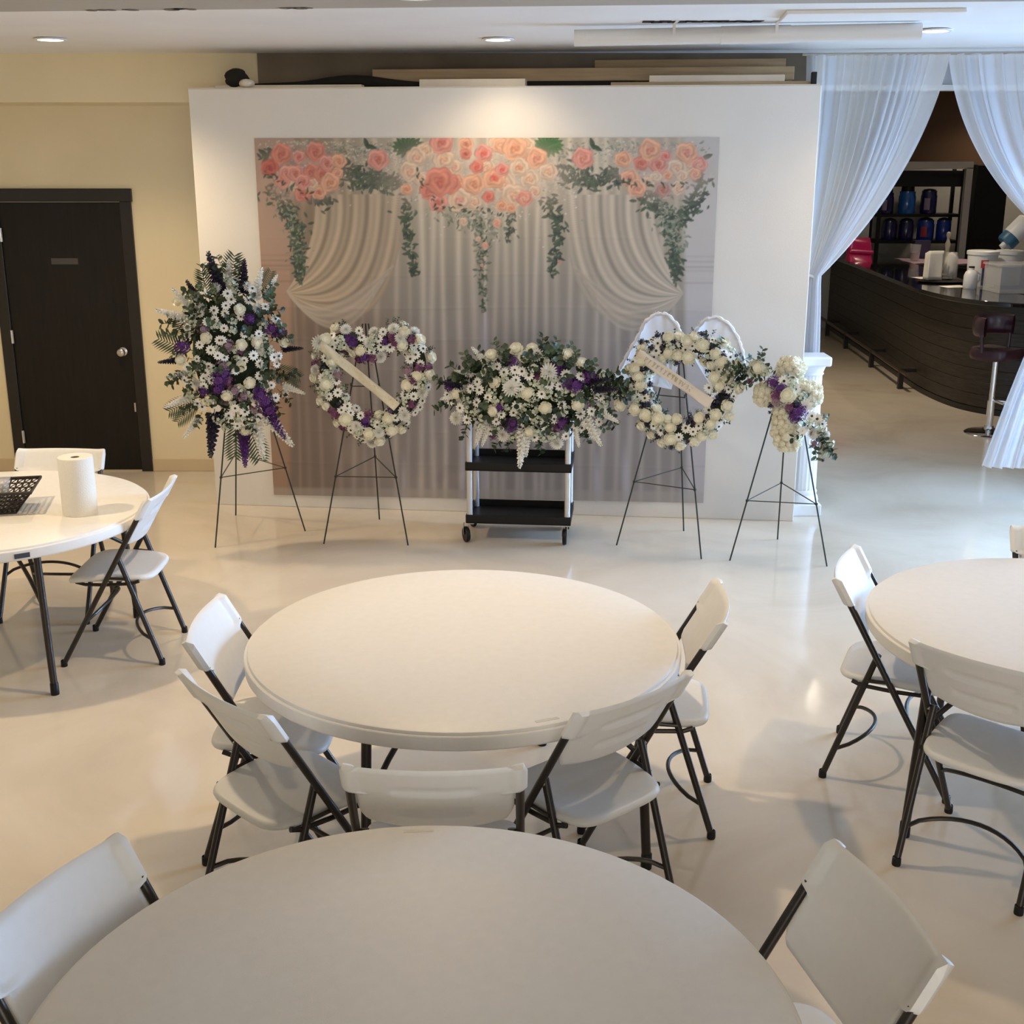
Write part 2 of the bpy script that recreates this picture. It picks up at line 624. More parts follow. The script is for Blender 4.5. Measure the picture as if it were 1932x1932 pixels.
def homography(src, dst):
    A, b = [], []
    for (x, y), (u, v) in zip(src, dst):
        A.append([x, y, 1, 0, 0, 0, -u * x, -u * y]); b.append(u)
        A.append([0, 0, 0, x, y, 1, -v * x, -v * y]); b.append(v)
    h = np.linalg.solve(np.array(A, float), np.array(b, float))
    return np.append(h, 1).reshape(3, 3)


def paint_backdrop():
    W, H = CW * SS, CHT * SS
    # the design is laid out in its own drawing units (478..1360 by 260..945)
    Hm = homography([(478, 261), (1360, 259), (1322, 948), (525, 940)], [(0, 0), (W, 0), (W, H), (0, H)])
    Hi = np.linalg.inv(Hm)
    jj, ii = np.meshgrid(np.arange(W) + .5, np.arange(H) + .5)
    q = Hi @ np.stack([jj.ravel(), ii.ravel(), np.ones(W * H)])
    X = (q[0] / q[2]).reshape(H, W)
    Y = (q[1] / q[2]).reshape(H, W)
    img = np.zeros((H, W, 3))

    def lerp(a, b, t):
        t = np.clip(t, 0, 1)[..., None]
        return np.array(a) * (1 - t) + np.array(b) * t

    def sm(x, a, b):
        t = np.clip((x - a) / (b - a), 0, 1)
        return t * t * (3 - 2 * t)
    # wall of the printed room: rosy brown at the left, pale lilac at the right
    wallL = lerp((.46, .32, .25), (.36, .23, .16), sm(Y, 300, 900))
    wallR = lerp((.56, .54, .52), (.50, .47, .49), sm(Y, 300, 900))
    img = wallL * (1 - sm(X, 600, 1240))[..., None] + wallR * sm(X, 600, 1240)[..., None]
    for yy, dk in ((487, .10), (497, .16), (507, .22), (514, .12), (537, .18), (880, .10)):
        img *= (1 - dk * np.exp(-((Y - yy) / 2.0) ** 2))[..., None]
    # hanging drapes
    fold = np.zeros_like(X)
    xs = [(560, 3, .5), (578, 5, .35), (603, 4, .5), (640, 6, .5), (668, 5, .55), (690, 4, .3), (714, 6, .6), (752, 5, .6), (776, 4, .35), (801, 6, .9), (822, 6, .8), (843, 5, .9),
          (874, 6, .9), (900, 7, .8), (924, 3, .9), (941, 5, .7), (958, 6, .7), (981, 5, .8), (996, 4, .7), (1017, 5, .9), (1033, 5, .8), (1052, 6, .5), (1078, 5, .7), (1104, 7, .5),
          (1128, 5, .6), (1146, 6, .6), (1170, 5, .5), (1196, 6, .6), (1222, 5, .5), (1250, 5, .5), (1276, 4, .4)]
    for x0, w, a in xs:
        xx = x0 + (x0 - 917) * -.035 * (Y - 500) / 400 + 3 * np.sin(Y / 120 + x0)
        fold += a * np.exp(-((X - xx) / w) ** 2)
    base = lerp((.57, .51, .41), (.43, .39, .37), sm(Y, 380, 720))
    base = base * (1 - .30 * (1 - sm(X, 560, 760)))[..., None] * lerp((1.0, .84, .74), (1, 1, 1.0), sm(X, 560, 800))
    drape = base * (.70 + .52 * np.clip(fold, 0, 1.2))[..., None] * (1 + .14 * (1 - sm(Y, 300, 430)))[..., None]
    msk = sm(X, 548, 562) * (1 - sm(X, 1286, 1298))
    img = img * (1 - msk)[..., None] + drape * msk[..., None]
    # white panels glimpsed low between the drapes
    for x0, w, y0 in ((920, 9, 560), (1180, 7, 820), (1285, 8, 880), (880, 6, 760), (1128, 6, 830), (770, 5, 840)):
        k = .55 * np.exp(-((X - x0) / w) ** 2) * sm(Y, y0, y0 + 80)
        img = img * (1 - k)[..., None] + np.array((.56, .55, .64)) * k[..., None]
    # floor band of the print
    k = sm(Y, 922, 930)
    img = img * (1 - .5 * k)[..., None] + np.array((.44, .40, .36)) * (.5 * k)[..., None]

    def box(cx, cy, r):
        p = Hm @ np.array([cx, cy, 1.0])
        u, v = p[0] / p[2], p[1] / p[2]
        e = int(r * 1.6) + 3
        x0, x1 = max(0, int(u) - e), min(W, int(u) + e)
        y0, y1 = max(0, int(v) - e), min(H, int(v) + e)
        return slice(y0, y1), slice(x0, x1)
    # tied-back swags
    for side in (0, 1):
        for n in range(150):
            s = n / 149
            P0 = np.array((600 + 168 * s, 372.0)); P2 = np.array((548.0 + 6 * s, 555 + 12 * s)); P1 = np.array((604 + 150 * s ** .8, 470 + 235 * s ** 1.3))
            sh = .84 + .17 * math.sin(s * 30) + .15 * math.sin(s * 71 + 1)
            cl = np.array((.60, .53, .44)) * sh
            if side == 0:
                cl = cl * np.array((.93, .84, .74))
            for t in np.linspace(0, 1, 125):
                p = P0 * (1 - t) ** 2 + 2 * P1 * t * (1 - t) + P2 * t * t
                cx = p[0] if side == 0 else 1834 - p[0]
                r = 2.6
                sl = box(cx, p[1], r)
                d = np.hypot(X[sl] - cx, Y[sl] - p[1])
                k = np.clip((r - d) / 1.0, 0, 1) * .46
                img[sl] = img[sl] * (1 - k)[..., None] + cl * k[..., None]
        # the edge of each swag catches the light; a sheer tail falls below it
        for n in range(70):
            s = n / 69
            for t in np.linspace(0, 1, 60):
                P0 = np.array((548.0, 556)); P1 = np.array((590 + 60 * s, 640 + 60 * s)); P2 = np.array((748 - 30 * s, 505 + 45 * s))
                p = P0 * (1 - t) ** 2 + 2 * P1 * t * (1 - t) + P2 * t * t
                cx = p[0] if side == 0 else 1834 - p[0]
                sl = box(cx, p[1], 3.2)
                d = np.hypot(X[sl] - cx, Y[sl] - p[1])
                k = np.clip((3.2 - d) / 1.4, 0, 1) * .12
                img[sl] = img[sl] * (1 - k)[..., None] + np.array((.55, .48, .40)) * (.9 + .15 * math.sin(s * 20)) * k[..., None]

    def leaf(cx, cy, L, w, a, col, op=.95):
        sl = box(cx, cy, L)
        dx, dy = X[sl] - cx, Y[sl] - cy
        u = (dx * math.cos(a) + dy * math.sin(a)) / L
        v = (-dx * math.sin(a) + dy * math.cos(a)) / w
        d = np.abs(v) - np.clip(1 - u * u, 0, 1)
        k = np.clip(-d * w / .8 + .2, 0, 1) * (np.abs(u) < 1) * op
        c = np.array(col) * (1 + .18 * np.sign(v))[..., None]
        img[sl] = img[sl] * (1 - k)[..., None] + c * k[..., None]

    def rose(cx, cy, r, col, cen):
        sl = box(cx, cy, r * 1.15)
        dx, dy = X[sl] - cx, Y[sl] - cy
        th = np.arctan2(dy, dx)
        ph = (cx * 13 + cy * 7) % 6.28
        rr = np.hypot(dx, dy) / (r * (1 + .06 * np.sin(5 * th + ph) + .03 * np.sin(9 * th)))
        sw = np.sin(2.0 * th + 13 * np.sqrt(rr + .02) + ph)
        ring = np.sin(17 * rr + 1.6 * np.sin(3 * th + ph))
        val = .90 + .11 * sw + .09 * ring - .10 * np.clip(rr - .8, 0, 1) * 3 + .08 * (-dy / r)
        c = np.array(cen) * np.exp(-(rr / .34) ** 2)[..., None] + np.array(col) * (1 - np.exp(-(rr / .34) ** 2))[..., None]
        k = np.clip((1.0 - rr) * r / 1.3, 0, 1)
        img[sl] = img[sl] * (1 - k)[..., None] + (c * val[..., None]) * k[..., None]
    rnd = random.Random(5)
    dark = [(.055, .085, .060), (.075, .115, .075), (.05, .075, .065), (.10, .14, .10)]
    grey = [(.20, .23, .18), (.26, .29, .23), (.16, .20, .15), (.33, .34, .27)]

    def garland(path, w0, w1, n, pal, l0=5, l1=9, op=.95):
        P = np.array(path, float)
        seg = np.hypot(*np.diff(P, axis=0).T)
        cum = np.append(0, np.cumsum(seg)) / seg.sum()
        for i in range(n):
            t = rnd.random()
            x = np.interp(t, cum, P[:, 0]); y = np.interp(t, cum, P[:, 1])
            w = w0 + (w1 - w0) * t
            x += rnd.gauss(0, .45) * w; y += rnd.gauss(0, .30) * w
            if x < 486 or x > 1352 or y < 268:
                continue
            L = rnd.uniform(l0, l1)
            leaf(x, y, L, L * rnd.uniform(.33, .45), rnd.uniform(0, PI), rnd.choice(pal), op)

    def specks(cx, cy, rx, ry, n):
        for i in range(n):
            x, y = cx + rnd.gauss(0, .5) * rx, cy + rnd.gauss(0, .5) * ry
            if 486 < x < 1350 and y > 266:
                r = rnd.uniform(1.2, 2.8)
                leaf(x, y, r, r * .9, 0, rnd.choice([(.62, .60, .54), (.50, .50, .43), (.33, .36, .29), (.70, .68, .62)]), .8)
    # soft grey-green haze of fine foliage along the top
    for a in ((580, 275, 90, 14), (690, 290, 90, 30), (770, 300, 60, 40), (870, 320, 150, 60), (1060, 310, 90, 45), (1180, 285, 90, 22), (1265, 290, 80, 30), (920, 400, 90, 40), (1080, 345, 70, 26), (700, 340, 90, 34)):
        specks(*a, 190)
    garland([(560, 280), (690, 285), (760, 280)], 28, 28, 130, grey, 3, 6, .8)
    garland([(1040, 285), (1150, 280), (1330, 285)], 26, 26, 160, grey, 3, 6, .8)
    garland([(490, 290), (640, 345), (770, 350)], 26, 30, 150, dark)
    garland([(655, 320), (700, 340), (760, 345)], 34, 34, 190, dark)
    garland([(1060, 320), (1110, 345), (1180, 330)], 34, 30, 190, dark)
    garland([(515, 345), (545, 400), (568, 450), (570, 535)], 34, 10, 260, dark)
    garland([(515, 345), (560, 420), (570, 520)], 44, 16, 110, grey, 3, 6)
    garland([(590, 370), (625, 385)], 22, 22, 60, dark)
    garland([(770, 370), (772, 430), (788, 525)], 24, 7, 110, dark)
    garland([(880, 400), (912, 450), (918, 595)], 26, 5, 120, grey, 3, 7)
    garland([(845, 400), (905, 430), (960, 440)], 34, 26, 170, grey, 3, 6)
    garland([(905, 400), (915, 470), (917, 590)], 14, 5, 70, dark, 3, 6)
    garland([(1035, 370), (1062, 430), (1045, 525)], 22, 7, 120, dark)
    garland([(970, 400), (965, 460)], 14, 6, 40, dark, 3, 7)
    garland([(1215, 368), (1265, 410), (1278, 535)], 30, 10, 230, dark)
    garland([(1330, 335), (1305, 400), (1265, 430)], 22, 20, 120, dark)
    garland([(1250, 380), (1285, 470)], 40, 18, 120, grey, 3, 7)
    for i in range(16):
        a = i / 16 * 2 * PI
        leaf(1040 + 14 * math.cos(a), 275 + 9 * math.sin(a), 17, 5, a, (.05, .17, .055))
        leaf(775 + 18 * math.cos(a), 278 + 10 * math.sin(a), 15, 5, a, (.06, .13, .06))
    for (x, y, a) in ((497, 290, .6), (503, 300, 1.9), (1335, 297, -.4), (695, 272, 1.2), (703, 278, .3), (1122, 272, 1.3), (1130, 280, .5)):
        leaf(x, y, 13, 5, a, (.05, .09, .06))
    co, pk, pe, cr, dp = (.74, .29, .22), (.78, .36, .30), (.82, .46, .31), (.76, .58, .44), (.60, .17, .13)
    hot, warm, deep = (.80, .12, .10), (.72, .30, .18), (.42, .08, .07)
    roses = [(808, 285, 17, cr, pe), (862, 318, 17, cr, pk), (925, 318, 16, cr, pe), (960, 350, 20, cr, pe), (1005, 340, 18, cr, pe), (900, 385, 15, cr, pe), (868, 345, 16, pe, co), (1000, 275, 16, cr, pe), (940, 268, 14, cr, pe), (800, 340, 16, cr, pe), (1015, 365, 13, cr, pk), (1225, 345, 14, cr, pe), (1300, 312, 15, cr, pe), (560, 352, 13, cr, pk), (640, 330, 12, pe, co),
             (535, 345, 15, pk, dp), (545, 330, 17, pk, dp), (575, 368, 17, co, dp), (605, 366, 15, pe, dp), (590, 350, 14, cr, pk), (560, 330, 17, pk, dp), (590, 326, 16, co, dp), (612, 330, 19, co, dp), (575, 346, 15, pk, dp),
             (532, 292, 21, co, dp), (510, 319, 18, dp, deep), (566, 298, 13, pk, dp), (598, 288, 20, co, dp), (620, 310, 16, pk, dp), (643, 306, 15, pe, warm), (626, 347, 19, pe, warm),
             (718, 303, 21, pk, dp),
             (842, 303, 22, cr, pe), (838, 270, 23, pk, dp), (790, 298, 20, cr, pe), (778, 326, 20, cr, pe), (772, 360, 12, pe, warm), (872, 380, 24, cr, pk), (975, 372, 24, cr, pe), (885, 273, 15, pe, dp), (884, 292, 12, co, deep),
             (815, 362, 19, co, dp), (832, 385, 19, pk, dp), (855, 350, 20, co, dp), (835, 345, 29, co, dp), (900, 350, 21, pe, warm), (952, 275, 18, pe, pe), (977, 281, 25, pe, warm), (1018, 300, 21, pe, co), (1040, 326, 18, cr, pe), (985, 318, 19, cr, warm), (938, 338, 22, pe, hot), (918, 291, 18, pk, hot), (905, 317, 14, co, hot), (953, 322, 14, pk, hot),
             (995, 377, 16, pk, pe), (927, 374, 13, co, hot), (952, 391, 12, pe, warm), (970, 396, 10, pe, warm), (943, 425, 9, pe, pk), (880, 422, 9, cr, pe), (908, 455, 6, cr, pe), (921, 467, 7, pe, pk), (1060, 498, 4, pk, dp), (915, 505, 4, pe, pk),
             (1105, 300, 21, pk, co), (1180, 302, 17, pe, warm), (1245, 312, 18, pk, dp), (1213, 309, 15, co, dp), (1230, 284, 22, pe, co), (1259, 296, 11, pk, hot), (1280, 318, 18, cr, pe), (1298, 289, 21, pe, co), (1321, 312, 16, pk, pe), (1192, 338, 18, pe, co), (1205, 358, 18, pe, co), (1262, 333, 10, pe, warm), (1290, 335, 13, cr, pe), (1313, 330, 12, pe, pk), (1240, 336, 12, cr, cr), (1253, 360, 15, (.55, .33, .28), dp), (1282, 357, 14, cr, pe)]
    mott = np.kron(RNG.random((H // 10 + 1, W // 10 + 1)), np.ones((10, 10)))[:H, :W]
    for ax in (0, 1):
        mott = (np.roll(mott, 5, ax) + np.roll(mott, -5, ax) + mott + np.roll(mott, 2, ax) + np.roll(mott, -2, ax)) / 5
    for cx, cy, rx, ry, cl, op in ((905, 335, 165, 68, (.60, .50, .42), .85), (572, 328, 78, 55, (.52, .35, .29), .8), (1255, 322, 88, 56, (.56, .43, .37), .75)  ):
        g = np.exp(-(((X - cx) / rx) ** 2 + ((Y - cy) / ry) ** 2) ** 2) * op
        img[:] = img * (1 - g)[..., None] + np.array(cl) * (.80 + .4 * mott)[..., None] * g[..., None]
    specks(900, 340, 150, 60, 260)
    specks(575, 330, 70, 45, 90)
    specks(1255, 325, 80, 45, 110)
    for a in roses:
        rose(*a)
    garland([(500, 330), (600, 380)], 16, 14, 24, dark, 4, 7)
    garland([(790, 320), (830, 395), (960, 405)], 10, 12, 40, dark, 3, 6)
    garland([(1170, 345), (1300, 350)], 10, 12, 26, dark, 4, 7)
    img = np.clip(img, 0.01, .95)
    return img.reshape(CHT, SS, CW, SS, 3).mean(axis=(1, 3))


def build_backdrop():
    img = paint_backdrop()
    iu, iv = np.meshgrid(np.linspace(0, 1, CW), np.linspace(0, 1, CHT))
    u = TU0 + (TU1 - TU0) * iu
    z = TZ1 + (TZ0 - TZ1) * iv
    z = z + .028 * iu * iv                                # the hem hangs a little higher on the right
    n = .006 + .0010 * np.sin(iu * 21 + 2 * np.sin(iv * 5)) + .0015 * np.sin(iv * 9 + iu * 4)
    for k in (.262, .362, .452, .54, .625, .72, .805, .9):      # packing creases
        n += .0010 * np.exp(-((iv - k - .004 * np.sin(iu * 7)) / .004) ** 2)
    for k in (.25, .5, .75):
        n += .0008 * np.exp(-((iu - k) / .003) ** 2)
    co = np.stack([u, -n, z], -1).reshape(-1, 3)
    a = np.arange(CW * CHT).reshape(CHT, CW)
    f = np.stack([a[1:, :-1], a[1:, 1:], a[:-1, 1:], a[:-1, :-1]], -1).reshape(-1, 4)
    me = bpy.data.meshes.new('printed_backdrop')
    me.vertices.add(len(co)); me.vertices.foreach_set('co', co.ravel())
    me.loops.add(f.size); me.loops.foreach_set('vertex_index', f.ravel())
    me.polygons.add(len(f)); me.polygons.foreach_set('loop_start', np.arange(len(f)) * 4)
    me.polygons.foreach_set('use_smooth', np.ones(len(f), bool))
    me.update(calc_edges=True)
    at_ = me.color_attributes.new('print', 'FLOAT_COLOR', 'POINT')
    at_.data.foreach_set('color', np.concatenate([img.reshape(-1, 3), np.ones((CW * CHT, 1))], 1).ravel().astype(np.float32))
    m = bpy.data.materials.new('printed_cloth')
    m.use_nodes = True
    nt = m.node_tree
    an = nt.nodes.new('ShaderNodeAttribute')
    an.attribute_name = 'print'
    b = nt.nodes['Principled BSDF']
    nt.links.new(an.outputs['Color'], b.inputs['Base Color'])
    b.inputs['Roughness'].default_value = .55
    b.inputs['Sheen Weight'].default_value = .1
    me.materials.append(m)
    o = link('printed_backdrop', me, None, PO, -TILT)
    tag(o, 'printed cloth backdrop of roses and tied-back drapes on the white partition', 'backdrop')


build_backdrop()

# ------------------------------------------------------------------ folding tables
TH = .737


def make_table(label, loc, leg_angle, sticker=None):
    t = thing('round_table', label, 'table', (loc[0], loc[1], 0), leg_angle, 'round folding tables')
    MB().lathe([(0, TH), (.5, TH), (.742, TH), (.7475, TH - .002), (.7495, TH - .006), (.751, TH - .010), (.757, TH - .0105), (.7605, TH - .013), (.762, TH - .018), (.760, TH - .052), (.756, TH - .058), (.748, TH - .058), (.745, TH - .05), (.742, TH - .03), (0, TH - .03)], 96).build('table_top', M_top, t, angle=30)
    for k in range(4):
        a = PI / 2 * k
        d = Vector((math.cos(a), math.sin(a), 0))
        top = d * .655 + Vector((0, 0, TH - .03))
        foot = d * .70
        leg = MB().tube([top, foot + Vector((0, 0, .03))], .0165, 12).build('leg', M_bronze, t)
        MB().lathe([(.0, 0), (.019, 0), (.020, .012), (.019, .055), (.0165, .058)], 12, foot).build('foot_cap', M_black, leg)
        pts = []
        for i in range(9):
            s = i / 8
            pts.append(d * (.668 - .55 * s) + Vector((0, 0, .42 + .11 * math.sin(PI * s) * (1 - s) + .27 * s ** 1.5)))
        MB().tube(pts, .010, 8).build('brace', M_bronze, t)
    MB().lathe([(0, .672), (.12, .672), (.13, .68), (.13, .707)], 20).build('hub_plate', M_bronze, t)
    if sticker is not None:
        a = sticker - leg_angle
        mb = MB()
        for r0, z0 in ((.7625, TH - .024), ):
            mb.grid(lambda u, v: Vector(((.7618 + .0012) * math.cos(a + (u - .5) * .085), (.7618 + .0012) * math.sin(a + (u - .5) * .085), TH - .046 + .022 * v)), 8, 2)
        mb.build('edge_label', mat('dark_label', (.05, .06, .08), .4), t)
    return t


TM, TF, TR, TL_ = (-.17, 4.03), (-.19, 2.013), (2.08, 4.183), (-2.545, 5.704)
make_table('empty round white folding table in the middle of the room', TM, R(245))
make_table('round white folding table nearest the camera, cut by the lower edge', TF, R(40))
make_table('round white folding table lit blue, cut by the right edge', TR, R(200))
make_table('round white folding table with paper towels and black basket', TL_, R(-50), R(-57))
for (tx, ty), px, py in ((TF, 790, 1558), (TM, 1035, 1361)):
    p = atz(px, py, TH)
    dx, dy = p.x - tx, p.y - ty
    # moulded finger notch in the table top
    a = math.atan2(dy, dx)
    o = [ob for ob in COL.objects if ob.name.startswith('round_table') and abs(ob.location.x - tx) < .01 and abs(ob.location.y - ty) < .01][0]
    q = Vector((.72 * math.cos(a), .72 * math.sin(a), TH + .0004))
    rot = rotz(a + PI / 2)
    mb = MB().box((0, 0, 0), (.075, .012, .0016)).box((0, .004, .0004), (.07, .002, .002))
    mb.v = [tuple(rotz(-o.rotation_euler.z) @ (rot @ Vector(v) + q)) for v in mb.v]
    mb.build('moulded_mark', mat('mark_plastic', (.66, .63, .57), .5), o, smooth=False)

# ------------------------------------------------------------------ folding chairs


def superpad(hx, hy, cy, n, z_fn, thick, nr=10, na=56, shape=None):
    """rounded-rectangle pad: rings from the middle to the rim, then under"""
    mb = MB()
    rings = []
    prof = [(i / nr * .93, 0) for i in range(nr + 1)] + [(.965, -.12), (.99, -.35), (1.0, -.6), (.985, -.85), (.95, -1.0), (.6, -1.0), (0.0, -1.0)]
    vs, fs = [], []
    for r, dz in prof:
        for k in range(na):
            a = 2 * PI * k / na
            c, s = math.cos(a), math.sin(a)
            ex = 2 / n
            x = hx * r * math.copysign(abs(c) ** ex, c)
            y = hy * r * math.copysign(abs(s) ** ex, s)
            if shape:
                x, y = shape(x, y)
            vs.append(Vector((x, y + cy, z_fn(x, y) + dz * thick)))
    N = len(prof)
    for i in range(N - 1):
        for k in range(na):
            l = (k + 1) % na
            fs.append((i * na + k, i * na + l, (i + 1) * na + l, (i + 1) * na + k))
    mb.add(vs, fs)
    return mb


def make_chair(label):
    t = thing('folding_chair', label, 'chair', (0, 0, 0), 0, 'white folding chairs at the round tables')

    def seat_z(x, y):
        return .448 + .012 * (x / .22) ** 2 * .6 - .022 * max(0, (y - .10) / .1) ** 2 * .6 + .004 * math.cos(y * 16) - .010 * (1 - (x / .23) ** 2) * (1 - (y / .21) ** 2)
    superpad(.216, .208, .232, 5.0, seat_z, .030, shape=lambda x, y: (x * (1.0 + .10 * y / .2), y)).build('seat', M_plastic, t, angle=50)
    # backrest: curved shell with ears over the tubes and two long grooves on the rear
    NU, NV = 44, 26
    zt = .845

    def half_w(z):
        k = max(0, min(1, (z - .728) / .012))
        k = k * k * (3 - 2 * k)
        return .2135 + k * .0350

    def shell(side):
        def fn(u, v):
            s = 2 * u - 1
            top = zt - .010 * (1 - abs(s) ** 10) - .030 * max(0, (abs(s) - .93) / .07) ** 2.6
            bot = .612 - .028 * (1 - s * s) + .05 * max(0, (abs(s) - .86) / .14) ** 2
            z = bot + (top - bot) * v
            w = half_w(z)
            x = s * w
            lean = (zt - z) * .566                               # leans with the tubes
            curve = -.034 * (1 - (s) ** 2)
            ear = max(0, (abs(s) - .82) / .18)
            ear = min(1, ear * 4) * max(0, min(1, (z - .722) / .012))
            th = .0085 + .0110 * ear
            e = min(v, 1 - v) * (top - bot)
            rim = min(1, e / .008)
            esd = (1 - abs(s)) * w
            rim2 = min(1, esd / .0055)
            k = math.sqrt(max(0, 1 - (1 - min(rim, rim2)) ** 2))
            off = th * k
            if side < 0:
                for zc in (.665, .748):
                    g = max(0, 1 - (abs(z - zc) / .017) ** 4) * max(0, 1 - (abs(s) / .50) ** 12)
                    off -= .010 * g
            return Vector((x, lean + curve + side * off, z))
        return fn
    mb = MB()
    mb.grid(shell(1), NU, NV)
    mb.grid(shell(-1), NU, NV)
    n = (NU + 1) * (NV + 1)
    # rear shell faces the other way, and the rims are joined
    mb.f = [tuple(reversed(f)) for f in mb.f[:NU * NV]] + mb.f[NU * NV:]
    for i in range(NU):
        for j in (0, NV):
            a, b = j * (NU + 1) + i, j * (NU + 1) + i + 1
            mb.f.append((a, b, b + n, a + n) if j == 0 else (b, a, a + n, b + n)); mb.m.append(0)
    for j in range(NV):
        for i in (0, NU):
            a, b = j * (NU + 1) + i, (j + 1) * (NU + 1) + i
            mb.f.append((b, a, a + n, b + n) if i == 0 else (a, b, b + n, a + n)); mb.m.append(0)
    mb.build('backrest', M_plastic, t, angle=60)
    # tubes
    for s in (-1, 1):
        fl = [(s * .233, .468, .02), (s * .231, .215, .467), (s * .2285, .0600, .740)]
        leg = MB().tube(fl, .0125, 12).build('leg', M_bronze, t)
        MB().lathe([(0, 0), (.015, 0), (.016, .006), (.015, .030), (.0125, .032)], 12, (s * .233, .472, 0)).build('foot_cap', M_black, leg)
        rl = [(s * .207, .176, .548), (s * .208, .160, .50), (s * .212, .006, .02)]
        leg = MB().tube(rl, .0125, 12).build('leg', M_bronze, t)
        MB().lathe([(0, 0), (.015, 0), (.016, .006), (.015, .030), (.0125, .032)], 12, (s * .212, .004, 0)).build('foot_cap', M_black, leg)
        MB().tube([(s * .200, .085, .424), (s * .203, .12, .412), (s * .206, .24, .407), (s * .207, .34, .409), (s * .205, .385, .420)], .0085, 8).build('seat_rail', M_bronze, t)
        MB().tube([(s * .219, .140, .440), (s * .224, .222, .446)], .007, 8).build('link_bar', M_bronze, t)
        MB().lathe([(0, -.012), (.008, -.012), (.008, .012), (0, .013)], 10, (s * .220, .172, .535), Matrix.Rotation(s * PI / 2, 3, 'Y')).build('pivot_pin', M_steel, t)
    arc = []
    for i in range(15):
        q = i / 14
        x = -.214 + .428 * q
        h = math.sin(PI * q) ** .6
        arc.append((x, .040 + .125 * h, .130 + .040 * h))
    MB().tube(arc, .008, 8).build('stretcher', M_bronze, t)
    arc = []
    for i in range(15):
        q = i / 14
        x = -.228 + .456 * q
        h = math.sin(PI * q) ** .6
        arc.append((x, .350 - .07 * h, .225 + .055 * h))
    MB().tube(arc, .008, 8).build('stretcher', M_bronze, t)
    return t


CHAIRS = [
    (-1.067, 3.97, 0, 'white folding chair left of the middle table, its back lit blue'),
    (-.866, 3.347, 45, 'white folding chair at the near left of the middle table'),
    (-.207, 2.888, 90, 'white folding chair squeezed between the middle and nearest tables'),
    (.372, 3.352, 130, 'white folding chair at the near right of the middle table'),
    (.749, 4.138, 173, 'white folding chair at the far right of the middle table'),
    (.802, 2.294, 193, 'white folding chair at the lower right, beside the nearest table'),
    (-1.013, 2.333, -22, 'white folding chair at the lower left, beside the nearest table'),
    (1.314, 4.582, -23.5, 'white folding chair left of the right-hand table, back lit blue'),
    (1.488, 3.606, 47, 'white folding chair in front of the right-hand table, at the right edge'),
    (2.395, 5.05, -95, 'white folding chair behind the right-hand table, only its corner in view'),
    (-1.695, 5.726, 180, 'white folding chair to the right of the paper towel table'),
    (-2.466, 6.534, -91.5, 'white folding chair behind the paper towels, in front of the dark door')]
proto = None
for x, y, a, lab in CHAIRS:
    rz = R(a) - PI / 2
    if proto is None:
        proto = make_chair(lab)
        proto.location = (x, y, 0)
        proto.rotation_euler = (0, 0, rz)
    else:
        dup(proto, (x, y, 0), rz, lab)

# ------------------------------------------------------------------ things on the left table
M_paper = mat('paper_towel', (.80, .77, .70), .9, bump=.25, bscale=140)
p = atz(152, 968, TH)
t = thing('paper_towel_roll', 'tall white paper towel roll standing on the left table', 'paper towel', (p.x, p.y, TH))
MB().lathe([(.021, .275), (.070, .279), (.079, .277), (.0805, .270), (.0805, .006), (.078, 0), (.021, 0), (.021, .275)], 40).build('roll', M_paper, t, angle=50)
MB().lathe([(.019, .002), (.0208, .002), (.0208, .274), (.019, .274), (.019, .002)], 24).build('cardboard_core', mat('cardboard', (.30, .22, .14), .9), t)
M_bask = mat('black_rattan_plastic', (.016, .010, .008), .5)
b0 = Vector((-2.53, 5.67, TH))
t = thing('plastic_basket', 'black perforated plastic basket on the left table', 'basket', b0, R(12))


def basket_side(o, e, up, nx, nz, L0, L1, h):
    """a flared wall as a lattice of strips, so that the holes are real"""
    mb = MB()
    for i in range(nx + 1):
        s = i / nx - .5
        a = o + e * (s * L0)
        b = o + e * (s * L1) + up
        mb.tube([a, b], .0042, 6)
    for j in range(nz + 1):
        q = j / nz
        L = L0 + (L1 - L0) * q
        mb.tube([o - e * (L / 2) + up * q, o + e * (L / 2) + up * q], .0042, 6)
    for i in range(nx):
        for j in range(nz):
            for (di, dj) in ((0, 0), (0, 1)):
                s0, s1 = (i + di) / nx - .5, (i + 1 - di) / nx - .5
                q0, q1 = j / nz, (j + 1) / nz
                mb.tube([o + e * s0 * (L0 + (L1 - L0) * q0) + up * q0, o + e * s1 * (L0 + (L1 - L0) * q1) + up * q1], .0028, 4)
    return mb


ex, ey = Vector((1, 0, 0)), Vector((0, 1, 0))
for sx in (-1, 1):
    basket_side(ex * (sx * .15) + Vector((0, 0, .006)), ey, Vector((sx * .085, 0, .105)), 9, 5, .20, .30, .1).build('basket_side', M_bask, t)
for sy in (-1, 1):
    basket_side(ey * (sy * .10) + Vector((0, 0, .006)), ex, Vector((0, sy * .05, .105)), 14, 5, .30, .47, .1).build('basket_side', M_bask, t)
MB().box((0, 0, .006), (.31, .21, .008)).build('basket_floor', M_bask, t, smooth=False)
MB().tube([(-.237, -.152, .112), (.237, -.152, .112), (.237, .152, .112), (-.237, .152, .112)], .0085, 8, closed=True).build('basket_rim', M_bask, t)
t = thing('plastic_tub', 'clear plastic food tub with a brown snack inside the basket', 'container', (b0.x + .04, b0.y - .0, TH + .012), R(12))
M_clear = mat('clear_plastic', (.78, .79, .80), .2, alpha=.30)
MB().lathe([(0, .0), (.082, .0), (.096, .115), (.102, .117), (.102, .122), (.094, .120), (.080, .004), (0, .004)], 4, rot=rotz(PI / 4)).build('tub', M_clear, t, angle=20)
